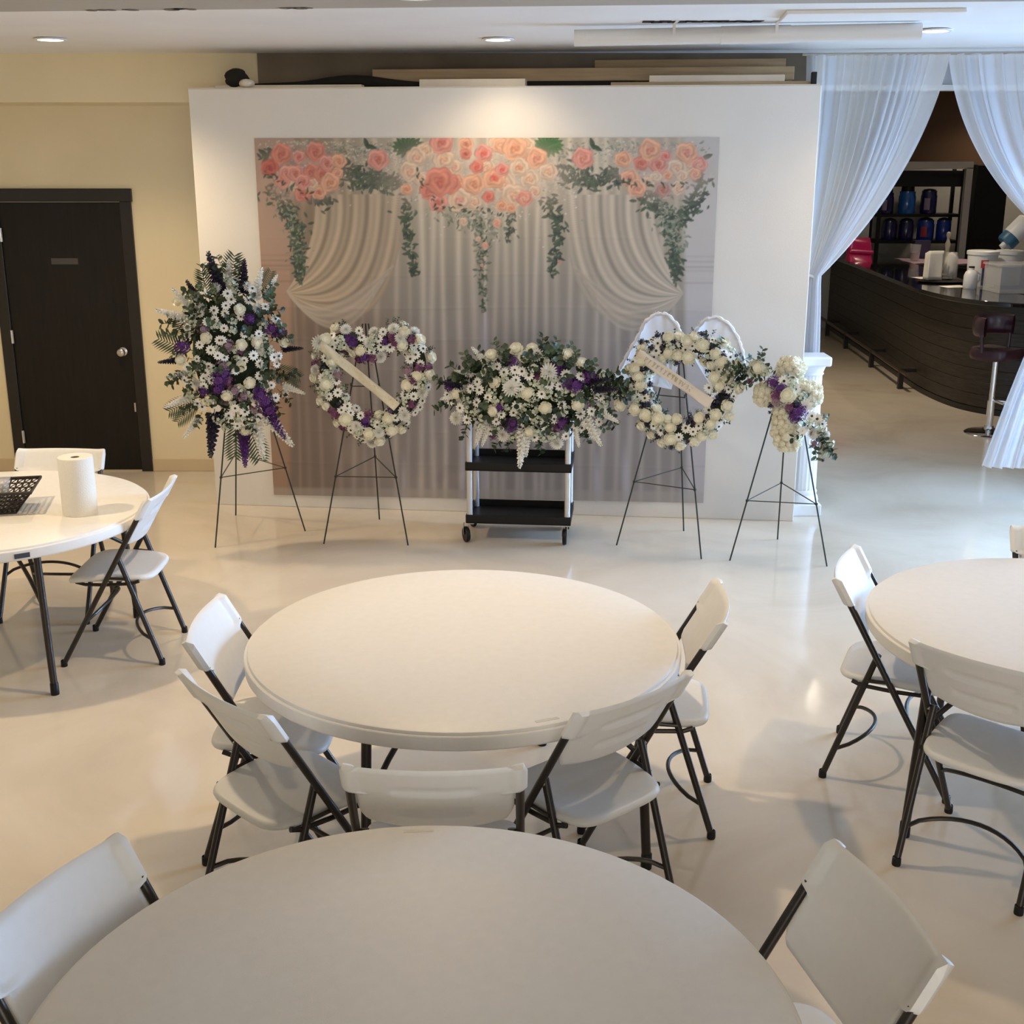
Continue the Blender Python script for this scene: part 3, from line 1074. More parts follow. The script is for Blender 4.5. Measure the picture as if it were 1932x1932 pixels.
MB().lathe([(0, .124), (.10, .122), (.104, .124), (.104, .132), (.092, .135), (0, .136)], 4, rot=rotz(PI / 4)).build('lid', M_clear, t, angle=20)
MB().grid(lambda u, v: Vector((.045 * math.sin(PI * v) * math.cos(2 * PI * u) * (1 + .2 * math.sin(5 * u * 6.28)), .04 * math.sin(PI * v) * math.sin(2 * PI * u), .04 - .034 * math.cos(PI * v))), 18, 9, True).build('snack', mat('brown_snack', (.10, .075, .03), .7), t)

# ------------------------------------------------------------------ wire easels
EAS = {}


def make_easel(key, L, Rr, B, label, apex_h=1.37):
    L, Rr, B = Vector((*L, 0)), Vector((*Rr, 0)), Vector((*B, 0))
    mid = (L + Rr) / 2
    base = (mid + B) / 2
    ap = mid.lerp(B, .46) + Vector((0, 0, apex_h))
    t = thing('wire_easel', label, 'easel', base, 0, 'green wire easels along the partition')
    e = (Rr - L).normalized()
    tl, tr = ap - e * .018, ap + e * .018

    def loc(p):
        return p - base
    MB().tube([loc(L), loc(tl)], .0048, 8).build('leg', M_wire, t)
    MB().tube([loc(Rr), loc(tr)], .0048, 8).build('leg', M_wire, t)
    MB().tube([loc(B), loc(ap)], .0048, 8).build('leg', M_wire, t)
    k = .31
    a, b, c = L.lerp(tl, k), Rr.lerp(tr, k), B.lerp(ap, k + .03)
    for p, q in ((a, b), (b, c), (c, a)):
        MB().tube([loc(p), loc(q)], .0034, 6).build('brace', M_wire, t)
    for p in (a, b, c):
        MB().lathe([(0, -.008), (.009, -.006), (.009, .006), (0, .008)], 10, loc(p)).build('joint', M_wire, t)
    a, b = L.lerp(tl, .72), Rr.lerp(tr, .72)
    MB().tube([loc(a), loc(b)], .0034, 6).build('crossbar', M_wire, t)
    up = (ap - mid).normalized()
    n = e.cross(up)
    if n.y > 0:
        n = -n
    for p in (a, b):
        MB().tube([loc(p), loc(p) + n * .03, loc(p) + n * .035 + Vector((0, 0, .02))], .0034, 6).build('hook', M_wire, t)
    EAS[key] = (mid, e, up, n)
    return t


make_easel('spray', (-1.877, 7.382), (-1.366, 7.74), (-1.906, 8.116), 'wire easel holding the tall oval flower spray')
make_easel('heart', (-1.202, 7.461), (-.661, 7.428), (-.904, 8.014), 'wire easel holding the heart wreath with the glitter sash')
make_easel('ring', (.665, 7.431), (1.163, 7.151), (1.135, 7.745), 'wire easel holding the round wreath with the white wings', 1.33)
make_easel('cross', (1.333, 7.121), (1.90, 7.01), (1.716, 7.558), 'wire easel holding the cream flower cross', 1.18)

# ------------------------------------------------------------------ flower meshes (each faces +Z, about unit radius)
M_petal = mat('cream_petal', (.88, .85, .70), .55, noise=.04, scale=14)
M_petalw = mat('white_petal', (.88, .87, .81), .55, noise=.03, scale=14)
M_daisyc = mat('daisy_heart', (.025, .030, .018), .7)
M_purple = mat('violet_floret', (.115, .028, .20), .65, noise=.35, scale=14)
M_plum = mat('plum_floret', (.20, .065, .15), .65, noise=.3, scale=14)
M_mauve = mat('mauve_floret', (.36, .24, .30), .65, noise=.2, scale=14)
M_ink = mat('dark_berry', (.018, .012, .035), .5, noise=.3, scale=20)
M_leaf = mat('dark_leaf', (.022, .042, .018), .45, noise=.3, scale=7)
M_leaf2 = mat('sage_leaf', (.060, .095, .048), .5, noise=.25, scale=7)
M_stem = mat('stem_green', (.09, .13, .05), .6)
M_palegreen = mat('pale_bud', (.42, .47, .30), .6, noise=.15, scale=10)


def petal(mb, a, r0, r1, z0, z1, w, cup=.0, curl=.0, nu=4, nv=4, tipw=.55):
    ca, sa = math.cos(a), math.sin(a)

    def fn(u, v):
        s = 2 * u - 1
        wid = w * (math.sin(PI * (.12 + .74 * v)) ** .8) * (1 if v < .8 else 1 - (1 - tipw) * (v - .8) / .2)
        rr = r0 + (r1 - r0) * v
        zz = z0 + (z1 - z0) * v + cup * s * s * w + curl * v * v
        x, y = rr - cup * .6 * s * s * w, s * wid
        return Vector((x * ca - y * sa, x * sa + y * ca, zz))
    mb.grid(fn, nu, nv)


def f_rose():
    mb = MB()
    mb.lathe([(0, .90), (.22, .92), (.44, .86), (.62, .70), (.72, .46), (.70, .22), (.4, 0)], 16)
    for n, r0, r1, z0, z1, w, cup, curl, ph in ((3, .08, .30, .82, 1.06, .24, .15, 0, 0), (5, .32, .58, .68, 1.02, .38, .2, 0, .4), (5, .54, .88, .38, .82, .46, .2, -.02, 1.0), (5, .62, 1.12, .06, .40, .54, .15, -.05, .3)):
        for k in range(n):
            petal(mb, ph + 2 * PI * k / n, r0, r1, z0, z1, w, cup, curl)
    return mb.mesh('rose', M_petal, angle=80)


def f_daisy():
    mb = MB()
    for k in range(11):
        petal(mb, 2 * PI * k / 11, .16, 1.0, .05, .16, .20, -.1, -.12, 2, 3)
    mb.cur = 1
    mb.lathe([(.23, .06), (.22, .15), (.15, .21), (0, .23)], 12)
    return mb.mesh('daisy', [M_petalw, M_daisyc], angle=80)


def f_mum():
    mb = MB()
    for n, r0, r1, z0, z1, w, cu in ((18, .1, 1.0, .0, .16, .11, -.06), (16, .1, .90, .06, .38, .11, .0), (14, .08, .72, .12, .58, .11, .04), (11, .05, .46, .2, .72, .10, .06), (7, .02, .2, .3, .78, .09, .05)):
        for k in range(n):
            petal(mb, 2 * PI * (k + .37 * n) / n, r0, r1 * random.uniform(.9, 1.05), z0, z1, w, .3, cu, 2, 4)
    return mb.mesh('chrysanthemum', M_petalw, angle=80)


def f_lily():
    mb = MB()
    for k in range(6):
        petal(mb, 2 * PI * k / 6, .06, 1.0, .0, .55, .30, .15, -.30, 3, 6, .3)
    mb.cur = 1
    for k in range(5):
        a = 2 * PI * k / 5
        mb.tube([(0, 0, .1), (.14 * math.cos(a), .14 * math.sin(a), .5)], .02, 5)
    return mb.mesh('lily', [M_petalw, M_palegreen], angle=80)


def f_cluster(name, m, n, size, spread=1.0, seed=1):
    rn = random.Random(seed)
    mb = MB()
    for i in range(n):
        a, b = rn.random() * 2 * PI, math.acos(1 - rn.random() * 1.05)
        d = Vector((math.sin(b) * math.cos(a), math.sin(b) * math.sin(a), math.cos(b) * .75))
        c = d * rn.uniform(.62, 1.0) * spread
        q = d.to_track_quat('Z', 'Y') @ Quaternion((0, 0, 1), rn.random() * 6)
        s = size * rn.uniform(.7, 1.2)
        for k in range(4):
            t = 2 * PI * k / 4
            vs = [q @ (Vector((0, 0, 0))), q @ (Vector((math.cos(t - .5), math.sin(t - .5), .45)) * s), q @ (Vector((math.cos(t) * 1.15, math.sin(t) * 1.15, .55)) * s), q @ (Vector((math.cos(t + .5), math.sin(t + .5), .45)) * s)]
            mb.add([c + v for v in vs], [(0, 1, 2, 3)])
    mb.lathe([(.3, 0), (.55, .2), (.45, .55), (0, .7)], 8)
    return mb.mesh(name, m, smooth=False)


def f_filler():
    rn = random.Random(9)
    mb = MB()
    for i in range(13):
        a, b = rn.random() * 2 * PI, math.acos(1 - rn.random() * .9)
        d = Vector((math.sin(b) * math.cos(a), math.sin(b) * math.sin(a), math.cos(b)))
        c = d * rn.uniform(.7, 1.0)
        q = d.to_track_quat('Z', 'Y') @ Quaternion((0, 0, 1), rn.random() * 6)
        mb.cur = 0
        for k in range(5):
            t = 2 * PI * k / 5
            s = .27
            mb.add([c + q @ (Vector(v) * s) for v in ((0, 0, 0), (math.cos(t - .55) * .8, math.sin(t - .55) * .8, .2), (math.cos(t) * 1.1, math.sin(t) * 1.1, .3), (math.cos(t + .55) * .8, math.sin(t + .55) * .8, .2))], [(0, 1, 2, 3)])
        mb.cur = 1
        mb.tube([(0, 0, 0), c * .97], .03, 4, cap=False)
    return mb.mesh('filler_blossom', [M_palew, M_stem], smooth=False)


M_palew = mat('pale_filler', (.60, .64, .50), .6, noise=.12, scale=12)


def f_spike(name, m, tip):
    """a spike of florets along +Z, length one"""
    rn = random.Random(3)
    mb = MB()
    mb.cur = 1
    mb.tube([(0, 0, 0), (.015, 0, .5), (.0, .02, 1.0)], .009, 5)
    mb.cur = 0
    mb.tube([(0, 0, .12), (.008, 0, .5), (0, .01, .9)], [.055, .045, .01], 7)
    for i in range(64):
        s = i / 63
        z = .10 + .88 * s
        r = .085 * (1 - s) ** .6 + .012
        a = i * 2.4
        d = Vector((math.cos(a), math.sin(a), .5)).normalized()
        c = Vector((d.x * r, d.y * r, z))
        q = d.to_track_quat('Z', 'Y')
        k = .082 * (1 - .62 * s)
        for w in range(3):
            t = 2 * PI * w / 3
            mb.add([c + q @ (Vector(v) * k) for v in ((0, 0, -.6), (math.cos(t - .7), math.sin(t - .7), .35), (math.cos(t) * 1.3, math.sin(t) * 1.3, .9), (math.cos(t + .7), math.sin(t + .7), .35))], [(0, 1, 2, 3)])
    return mb.mesh(name, [m, M_stem], smooth=False)


M_frond = mat('frond_green', (.055, .085, .035), .5, noise=.25, scale=7)


def f_frond():
    """palm frond along +Z, leaflets in the XZ plane"""
    mb = MB()
    mb.tube([(0, 0, 0), (0, .03, .5), (0, .0, 1.0)], [.012, .008, .003], 5)
    for i in range(12):
        s = .20 + .78 * i / 11
        L = .34 * math.sin(PI * min(1, .25 + .72 * (s - .2))) + .04
        for sg in (-1, 1):
            d = Vector((sg * .80, .05, .62)).normalized()
            b = Vector((0, .03 * math.sin(PI * s), s))
            w = Vector((-.62 * sg, 0, .8)).normalized() * .024
            mb.add([b - w * .4, b + d * L * .5 - w, b + d * L, b + d * L * .5 + w, b + w * .4], [(0, 1, 2, 3, 4)])
    return mb.mesh('palm_frond', M_frond, smooth=False)


def f_sprig(name, m, n=8, round_=.42):
    """leafy stem along +Z"""
    rn = random.Random(8)
    mb = MB()
    mb.tube([(0, 0, 0), (.04, .0, .5), (.02, .05, 1.0)], .013, 5)
    for i in range(n):
        s = .2 + .8 * i / (n - 1)
        a = i * 2.2 + rn.random()
        d = Vector((math.cos(a), math.sin(a), .55)).normalized()
        side = d.cross(Vector((0, 0, 1))).normalized()
        up = side.cross(d)
        b = Vector((.03 * s, 0, s))
        L = .34 * rn.uniform(.8, 1.1)
        W = L * round_
        vs = [b, b + d * L * .3 + side * W * .8, b + d * L * .7 + side * W * .8, b + d * L, b + d * L * .7 - side * W * .8, b + d * L * .3 - side * W * .8, b + d * L * .5 + up * -.03]
        mb.add(vs, [(0, 1, 6), (1, 2, 6), (2, 3, 6), (3, 4, 6), (4, 5, 6), (5, 0, 6)])
    return mb.mesh(name, m, smooth=False)


def f_pompon():
    rn = random.Random(2)
    mb = MB()
    for i in range(70):
        z = 1 - 1.2 * i / 70
        a = i * 2.39996
        rr = math.sqrt(max(0, 1 - z * z))
        d = Vector((rr * math.cos(a), rr * math.sin(a), z))
        q = d.to_track_quat('Z', 'Y') @ Quaternion((0, 0, 1), rn.random() * 3)
        c = d * .82
        vs = [Vector((-.13, 0, 0)), Vector((-.16, .05, .22)), Vector((0, -.03, .30)), Vector((.16, .05, .22)), Vector((.13, 0, 0))]
        mb.add([c + q @ v for v in vs], [(0, 1, 2, 3, 4)])
    mb.lathe([(.7, -.2), (.86, .1), (.75, .5), (.4, .78), (0, .86)], 10)
    return mb.mesh('pompon', M_cream, smooth=False)


M_cream = mat('cream_carnation', (.90, .86, .70), .65, noise=.06, scale=12)
FL = {'rose': f_rose(), 'daisy': f_daisy(), 'chrysanthemum': f_mum(), 'lily': f_lily(), 'statice': f_cluster('statice', M_purple, 60, .24, 1.0, 1),
      'plum_stock': f_cluster('plum_stock', M_plum, 46, .27, 1.0, 4), 'mauve_stock': f_cluster('mauve_stock', M_mauve, 40, .28, 1.0, 5), 'berry_cluster': f_cluster('berry_cluster', M_ink, 26, .26, .9, 6),
      'filler_blossom': f_filler(), 'snapdragon': f_spike('snapdragon', M_petalw, 0), 'purple_spike': f_spike('purple_spike', M_ink, 0), 'violet_spike': f_spike('violet_spike', M_purple, 0),
      'palm_frond': f_frond(), 'leaf_sprig': f_sprig('leaf_sprig', M_leaf), 'sage_sprig': f_sprig('sage_sprig', M_leaf2, 9, .5), 'pompon': f_pompon()}


class Arr:
    """an arrangement: local right e, up, outward n, origin o; children are single flowers"""

    def __init__(self, name, label, cat, o, e, up, n):
        self.o, self.e, self.up, self.n = o, e, up, n
        self.t = thing(name, label, cat, o)
        self.cnt = {}
        self.placed = []

    def ab(self, px, py):
        p = atplane(px, py, self.o, self.n) - self.o
        return p.dot(self.e), p.dot(self.up)

    def put(self, kind, a, b, h, size, normal=None, spin=None, along=None, dev=0.0):
        """normal: outward lean (da, db) of the flower; along: direction of a spike in (a, b, n)"""
        pos = self.e * a + self.up * b + self.n * h
        if along is not None:
            d = (self.e * along[0] + self.up * along[1] + self.n * along[2]).normalized()
            q = d.to_track_quat('Z', 'Y')
            if kind == 'palm_frond':
                # keep the flat of the frond to the room
                x = d.cross(self.n).normalized()
                y = d.cross(x).normalized()
                q = Matrix((x, y, d)).transposed().to_quaternion()
            elif spin is not None:
                q = q @ Quaternion((0, 0, 1), spin)
        else:
            na, nb = normal or (0, 0)
            d = (self.n + self.e * (na + random.uniform(-dev, dev)) + self.up * (nb + random.uniform(-dev, dev))).normalized()
            q = d.to_track_quat('Z', 'Y') @ Quaternion((0, 0, 1), random.random() * 6.28 if spin is None else spin)
        ob = link(kind, FL[kind], self.t, pos)
        ob.rotation_mode = 'QUATERNION'
        ob.rotation_quaternion = q
        s = size * random.uniform(.93, 1.07)
        ob.scale = (s, s, s)
        self.cnt[kind] = self.cnt.get(kind, 0) + 1
        return ob


# ------------------------------------------------------------------ tall oval spray
mid, e, up, n = EAS['spray']
e = Vector((.93, .20, 0)).normalized()
up = Vector((0, .10, 1)).normalized()
n = e.cross(up)
n = -n if n.y > 0 else n
up = n.cross(e)
up = -up if up.z < 0 else up
oc = at(437, 665, 7.56)
S = Arr('standing_flower_spray', 'tall oval spray of white roses, daisies and violet blooms with palm fronds', 'flower spray', oc, e, up, n)
A_, B_ = .30, .46


def dome(a, b, A, B, H):
    return H * math.sqrt(max(0, 1 - (a / A) ** 2 - (b / B) ** 2))


def s_put(kind, px, py, size, extra=0.0):
    a, b = S.ab(px, py)
    h = dome(a, b, A_ + .06, B_ + .06, .15) + extra
    S.put(kind, a, b, h, size, (a / A_ * .55, b / B_ * .45), dev=.15)
    S.placed.append((a, b, size))


def foam(parent, A, B, H, m, k=.8):
    mb = MB()
    mb.grid(lambda u, v: Vector((0, 0, 0)) + S_cur.e * (A * k * math.sin(PI * v) * math.cos(2 * PI * u)) + S_cur.up * (B * k * math.sin(PI * v) * math.sin(2 * PI * u)) + S_cur.n * (H * .55 * math.cos(PI * v)), 24, 12, True)
    return mb.build('foam_base', m, parent)


S_cur = S
M_foam = mat('floral_foam', (.022, .038, .018), .9, noise=.3, scale=20)
foam(S.t, A_, B_, .12, M_foam, .78)
for p in ((452, 584), (392, 636), (455, 648), (484, 645), (455, 688), (470, 718), (429, 741), (462, 808), (533, 644), (345, 676), (336, 568)):
    s_put('rose', *p, .034, .02)
for p in ((437, 565), (427, 576), (420, 640), (399, 658), (412, 668), (389, 700), (400, 714), (386, 725), (415, 640), (478, 668), (489, 683), (489, 706), (444, 766), (462, 773), (374, 758), (383, 764), (519, 601), (525, 670), (516, 672), (519, 748), (430, 554), (355, 690), (500, 578), (392, 606), (350, 715), (432, 780), (538, 742), (405, 585)):
    s_put('daisy', *p, .031, .03)
for p in ((510, 620, .04), (527, 627, .042), (346, 651, .05), (415, 712, .055), (422, 700, .045), (412, 730, .04), (489, 738, .05), (497, 752, .06), (505, 768, .05), (512, 785, .035), (470, 600, .04), (385, 735, .035)):
    s_put('statice', p[0], p[1], p[2], .02)
for p in ((430, 650, .04), (420, 688, .04), (441, 735, .04), (385, 620, .035), (460, 745, .04), (480, 770, .03)):
    s_put('mauve_stock', p[0], p[1], p[2], .01)
for p in ((430, 715, .04), (425, 752, .035), (455, 660, .035)):
    s_put('plum_stock', p[0], p[1], p[2], .0)
# free spikes and fronds
for kind, px, py, dx, dy, L in (('purple_spike', 420, 560, -.25, 1, .28), ('purple_spike', 385, 580, -.55, 1, .20), ('purple_spike', 458, 560, .10, 1, .23), ('purple_spike', 345, 678, -1, -.06, .16), ('purple_spike', 528, 658, 1, .02, .15), ('purple_spike', 405, 770, -.14, -1, .30),
                                ('violet_spike', 460, 808, -.02, -1, .26), ('violet_spike', 456, 800, .12, -1, .22), ('violet_spike', 500, 765, .55, -1, .24), ('violet_spike', 495, 750, .42, -1, .22),
                                ('snapdragon', 365, 605, -1, .35, .22), ('snapdragon', 372, 590, -.8, .9, .22), ('snapdragon', 368, 700, -1, -.15, .18), ('snapdragon', 495, 775, .8, -1, .28), ('snapdragon', 500, 560, .6, 1, .16), ('snapdragon', 478, 570, .3, 1, .22), ('snapdragon', 482, 790, .15, -1, .27), ('snapdragon', 365, 745, -1, -.35, .20), ('snapdragon', 378, 785, -.7, -.8, .18), ('snapdragon', 430, 545, .1, 1, .20), ('snapdragon', 530, 725, 1, -.4, .16)):
    a, b = S.ab(px, py)
    S.put(kind, a, b, .05, L, along=(dx, dy, .35))
for px, py, dx, dy, L in ((375, 665, -1, .40, .25), (382, 745, -1, -.45, .22), (378, 755, -.8, -.7, .20), (510, 690, 1, -.45, .20), (515, 700, .9, -.75, .18), (445, 785, -.10, -1, .24), (465, 785, .25, -1, .26), (430, 560, .22, 1, .24), (398, 575, -.2, 1, .22), (490, 560, .5, 1, .18), (385, 640, -1, .8, .2)):
    a, b = S.ab(px, py)
    S.put('palm_frond', a, b, .02, L, along=(dx, dy, .15))


def fill(ar, plan, inside, hfn, nfn, tries=4000):
    """scatter the remaining flowers without crowding those already placed"""
    for kind, cnt, size, gap, lift in plan:
        got = 0
        for _ in range(tries):
            if got >= cnt:
                break
            a, b = inside()
            if any((a - x) ** 2 + (b - y) ** 2 < ((s + size) * gap) ** 2 for x, y, s in ar.placed):
                continue
            ar.put(kind, a, b, hfn(a, b) + lift, size, nfn(a, b), dev=.35)
            ar.placed.append((a, b, size))
            got += 1


def in_oval(A, B):
    def f():
        while True:
            x, y = random.uniform(-1, 1), random.uniform(-1, 1)
            if x * x + y * y < 1:
                return x * A, y * B
    return f


hS = lambda a, b: dome(a, b, A_ + .06, B_ + .06, .14)
nS = lambda a, b: (a / A_ * .6, b / B_ * .5)
fill(S, [('daisy', 26, .028, .62, .03), ('filler_blossom', 34, .043, .47, .0), ('chrysanthemum', 8, .036, .5, .01)], in_oval(A_, B_), hS, nS)
S.placed = []
for kind, cnt, L in (('leaf_sprig', 60, .13), ('sage_sprig', 46, .12)):
    f = in_oval(A_ * 1.02, B_ * 1.02)
    for _ in range(cnt):
        a, b = f()
        S.put(kind, a, b, hS(a, b) * .62, L, along=(a / A_ * .9 + random.uniform(-.6, .6), b / B_ * .9 + random.uniform(-.6, .6), .55), spin=random.random() * 6)

# ------------------------------------------------------------------ wreaths


def spline(pts, n):
    P = [Vector((*p, 0)) for p in pts]
    out = []
    N = len(P)
    for i in range(n):
        s = i / n * N
        k = int(s)
        t = s - k
        p0, p1, p2, p3 = P[k - 1], P[k % N], P[(k + 1) % N], P[(k + 2) % N]
        out.append(.5 * ((2 * p1) + (p2 - p0) * t + (2 * p0 - 5 * p1 + 4 * p2 - p3) * t * t + (3 * p1 - p0 - 3 * p2 + p3) * t ** 3))
    return out


def make_wreath(key, label, line_px, rad, plan, name, marks, off=.075):
    mid, e, up, n = EAS[key]
    cx = sum(p[0] for p in line_px) / len(line_px)
    cy = sum(p[1] for p in line_px) / len(line_px)
    e2 = Vector((e.x, e.y * .6, 0)).normalized()
    nn = e2.cross(up)
    nn = -nn if nn.y > 0 else nn
    uu = nn.cross(e2)
    uu = -uu if uu.z < 0 else uu
    o = atplane(cx, cy, mid + n * off, n)
    W = Arr(name, label, 'wreath', o, e2, uu, nn)
    line = [W.ab(*p) for p in line_px]
    sp = spline(line, 120)
    pts = [W.e * p.x + W.up * p.y for p in sp]
    MB().tube(pts, rad * .62, 12, closed=True).build('foam_base', M_foam, W.t)
    for kind, px, py, size in marks:
        a, b = W.ab(px, py)
        W.put(kind, a, b, rad * .75, size, (random.uniform(-.3, .3), random.uniform(-.3, .3)), dev=.1)
        W.placed.append((a, b, size))
    for kind, cnt, size, gap in plan:
        got = 0
        for _ in range(5000):
            if got >= cnt:
                break
            i = random.randrange(120)
            th = random.uniform(-1.75, 1.75)
            t = (sp[(i + 1) % 120] - sp[i - 1]).normalized()
            sd = Vector((t.y, -t.x, 0))
            q = sp[i] + sd * (math.sin(th) * rad)
            if kind not in ('leaf_sprig', 'sage_sprig') and any((q.x - x) ** 2 + (q.y - y) ** 2 < ((s + size) * gap) ** 2 for x, y, s in W.placed):
                continue
            h = math.cos(th) * rad * .85
            nx = sd * math.sin(th) * 1.3
            if kind in ('leaf_sprig', 'sage_sprig'):
                W.put(kind, q.x, q.y, h * .6, size, along=(sd.x * math.sin(th) * 1.2 + random.uniform(-.7, .7), sd.y * math.sin(th) * 1.2 + random.uniform(-.7, .7), .5), spin=random.random() * 6)
            else:
                W.put(kind, q.x, q.y, h, size, (nx.x, nx.y), dev=.2)
                W.placed.append((q.x, q.y, size))
            got += 1
    return W


heart_line = [(699, 664), (682, 646), (656, 638), (634, 647), (619, 675), (617, 712), (628, 746), (650, 776), (675, 799), (702, 814), (732, 800), (762, 773), (783, 742), (791, 706), (789, 672), (773, 647), (748, 635), (722, 642)]
W = make_wreath('heart', 'heart-shaped white and violet flower wreath with a glittering cream sash', heart_line, .069,
                [('rose', 17, .036, .60), ('chrysanthemum', 10, .042, .55), ('daisy', 34, .030, .66), ('plum_stock', 9, .034, .5), ('filler_blossom', 22, .036, .42), ('leaf_sprig', 36, .05, 0), ('sage_sprig', 26, .05, 0)], 'heart_wreath',
                [('chrysanthemum', 606, 648, .055), ('rose', 618, 643, .04), ('rose', 656, 792, .045), ('rose', 762, 654, .036), ('rose', 772, 728, .04), ('rose', 619, 727, .04), ('rose', 765, 627, .036), ('rose', 735, 790, .035), ('rose', 701, 818, .04),
                 ('statice', 660, 640, .035), ('statice', 668, 648, .036), ('statice', 690, 675, .038), ('plum_stock', 704, 678, .034), ('plum_stock', 740, 636, .035), ('statice', 728, 645, .03), ('statice', 692, 795, .036), ('plum_stock', 697, 780, .03), ('plum_stock', 635, 782, .032), ('plum_stock', 790, 695, .036), ('mauve_stock', 770, 700, .036), ('mauve_stock', 641, 708, .032), ('statice', 741, 771, .028), ('plum_stock', 778, 765, .03), ('berry_cluster', 615, 693, .026), ('berry_cluster', 642, 762, .03),
                 ('daisy', 680, 625, .03), ('daisy', 725, 627, .03), ('daisy', 652, 652, .032), ('daisy', 721, 656, .03), ('daisy', 738, 656, .034), ('daisy', 783, 653, .032), ('daisy', 776, 678, .034), ('daisy', 795, 687, .03), ('daisy', 612, 713, .034), ('daisy', 638, 719, .03), ('daisy', 640, 741, .034), ('daisy', 774, 709, .034), ('daisy', 766, 746, .034), ('daisy', 658, 766, .032), ('daisy', 714, 801, .032), ('daisy', 683, 784, .03), ('daisy', 762, 775, .032), ('chrysanthemum', 745, 622, .045), ('chrysanthemum', 655, 622, .042), ('chrysanthemum', 765, 783, .045), ('chrysanthemum', 698, 648, .045)])


def make_sash(W, p0, p1, wid, m, glit, seed, h0=.085):
    a0, b0 = W.ab(*p0)
    a1, b1 = W.ab(*p1)
    d = Vector((a1 - a0, b1 - b0, 0))
    L = d.length
    d.normalize()
    s = Vector((-d.y, d.x, 0))

    def P(t, w, hh=0.0):
        q = Vector((a0, b0, 0)) + d * (L * t) + s * (w * wid)
        h = h0 - .030 * math.sin(PI * t) + .010 * math.sin(2 * PI * t) + .007 * math.sin(11 * t + 4 * w) + hh
        return W.e * q.x + W.up * q.y + W.n * h
    ob = MB().grid(lambda u, v: P(u, v - .5), 40, 6).build('sash', m, W.t, solid=.0006)
    rn = random.Random(seed)
    mb = MB()
    if glit:
        for i in range(60):
            c = P(.2 + .76 * rn.random(), rn.uniform(-.32, .32), .003)
            k = rn.uniform(.0018, .0038)
            mb.add([c - W.e * k, c - W.up * k, c + W.e * k, c + W.up * k, c + W.n * k * 1.2], [(0, 1, 4), (1, 2, 4), (2, 3, 4), (3, 0, 4)])
        mb.build('glitter', mat('gold_glitter', (.95, .85, .55), .15, .9), ob, smooth=False)
    else:
        # pressed lettering, too soft in the photograph to be read
        for i in range(13):
            t = .12 + .60 * i / 12
            for k in range(3):
                w0, w1 = rn.choice(((-.22, .22), (-.22, .0), (0, .22)))
                tt = t + rn.uniform(-.008, .008)
                mb.tube([P(tt, w0, .002), P(tt + rn.choice((0, .014, -.014)), w1, .002)], .0016, 5)
            mb.tube([P(t - .01, rn.choice((-.22, .22, 0)), .002), P(t + .012, rn.choice((-.22, .22)), .002)], .0016, 5)
        mb.build('lettering', mat('tan_lettering', (.52, .45, .33), .5), ob, smooth=False)


M_sash = mat('cream_satin', (.72, .66, .50), .35, noise=.04, scale=20)
M_sash2 = mat('ivory_satin', (.78, .70, .60), .4)
make_sash(W, (607, 650), (752, 768), .058, M_sash, True, 4)

ring_line = [(1283, 659), (1256, 652), (1230, 666), (1211, 694), (1205, 730), (1215, 766), (1240, 799), (1275, 818), (1310, 812), (1341, 790), (1362, 760), (1372, 725), (1367, 690), (1349, 664), (1318, 653)]
W2 = make_wreath('ring', 'round cream rose wreath with dark berries, ivory sash and white wings', ring_line, .067,
                 [('rose', 33, .036, .62), ('daisy', 30, .029, .62), ('berry_cluster', 40, .026, .42), ('filler_blossom', 20, .034, .42), ('leaf_sprig', 44, .048, 0), ('sage_sprig', 30, .048, 0)], 'winged_wreath',
                 [('rose', 1303, 676, .042), ('rose', 1214, 727, .042), ('rose', 1224, 782, .042), ('rose', 1246, 790, .042), ('rose', 1324, 790, .038), ('rose', 1352, 713, .036), ('rose', 1300, 645, .036), ('rose', 1328, 652, .04), ('rose', 1266, 665, .036), ('rose', 1265, 637, .038), ('rose', 1203, 773, .038), ('rose', 1268, 827, .04), ('rose', 1204, 697, .036), ('rose', 1353, 668, .036), ('rose', 1282, 790, .036),
                  ('daisy', 1244, 648, .030), ('daisy', 1241, 662, .034), ('daisy', 1192, 722, .032), ('daisy', 1206, 749, .032), ('daisy', 1220, 751, .032), ('daisy', 1278, 653, .03), ('daisy', 1340, 773, .034), ('daisy', 1297, 807, .034), ('daisy', 1340, 732, .034), ('daisy', 1250, 812, .034),
                  ('berry_cluster', 1243, 634, .022), ('berry_cluster', 1213, 645, .022), ('berry_cluster', 1253, 657, .024), ('berry_cluster', 1280, 685, .026), ('berry_cluster', 1222, 765, .03), ('berry_cluster', 1356, 749, .026), ('berry_cluster', 1300, 832, .024), ('berry_cluster', 1270, 843, .024), ('berry_cluster', 1346, 655, .028), ('berry_cluster', 1305, 790, .028)])
make_sash(W2, (1208, 668), (1345, 762), .066, M_sash2, False, 6)
for px, py, dx, dy in ((1385, 700, 1, .25), (1380, 690, 1, .5), (1376, 715, 1, -.3), (1385, 703, 1, .05), (1340, 668, .6, .8)):
    a, b = W2.ab(px, py)
    W2.put('sage_sprig', a, b, .03, .13, along=(dx, dy, .2), spin=random.random() * 6)
M_wing = sheer('wing_gauze', (.95, .95, .98), .14)
M_fluff = mat('white_fluff', (.86, .86, .88), .9, sheen=.5)
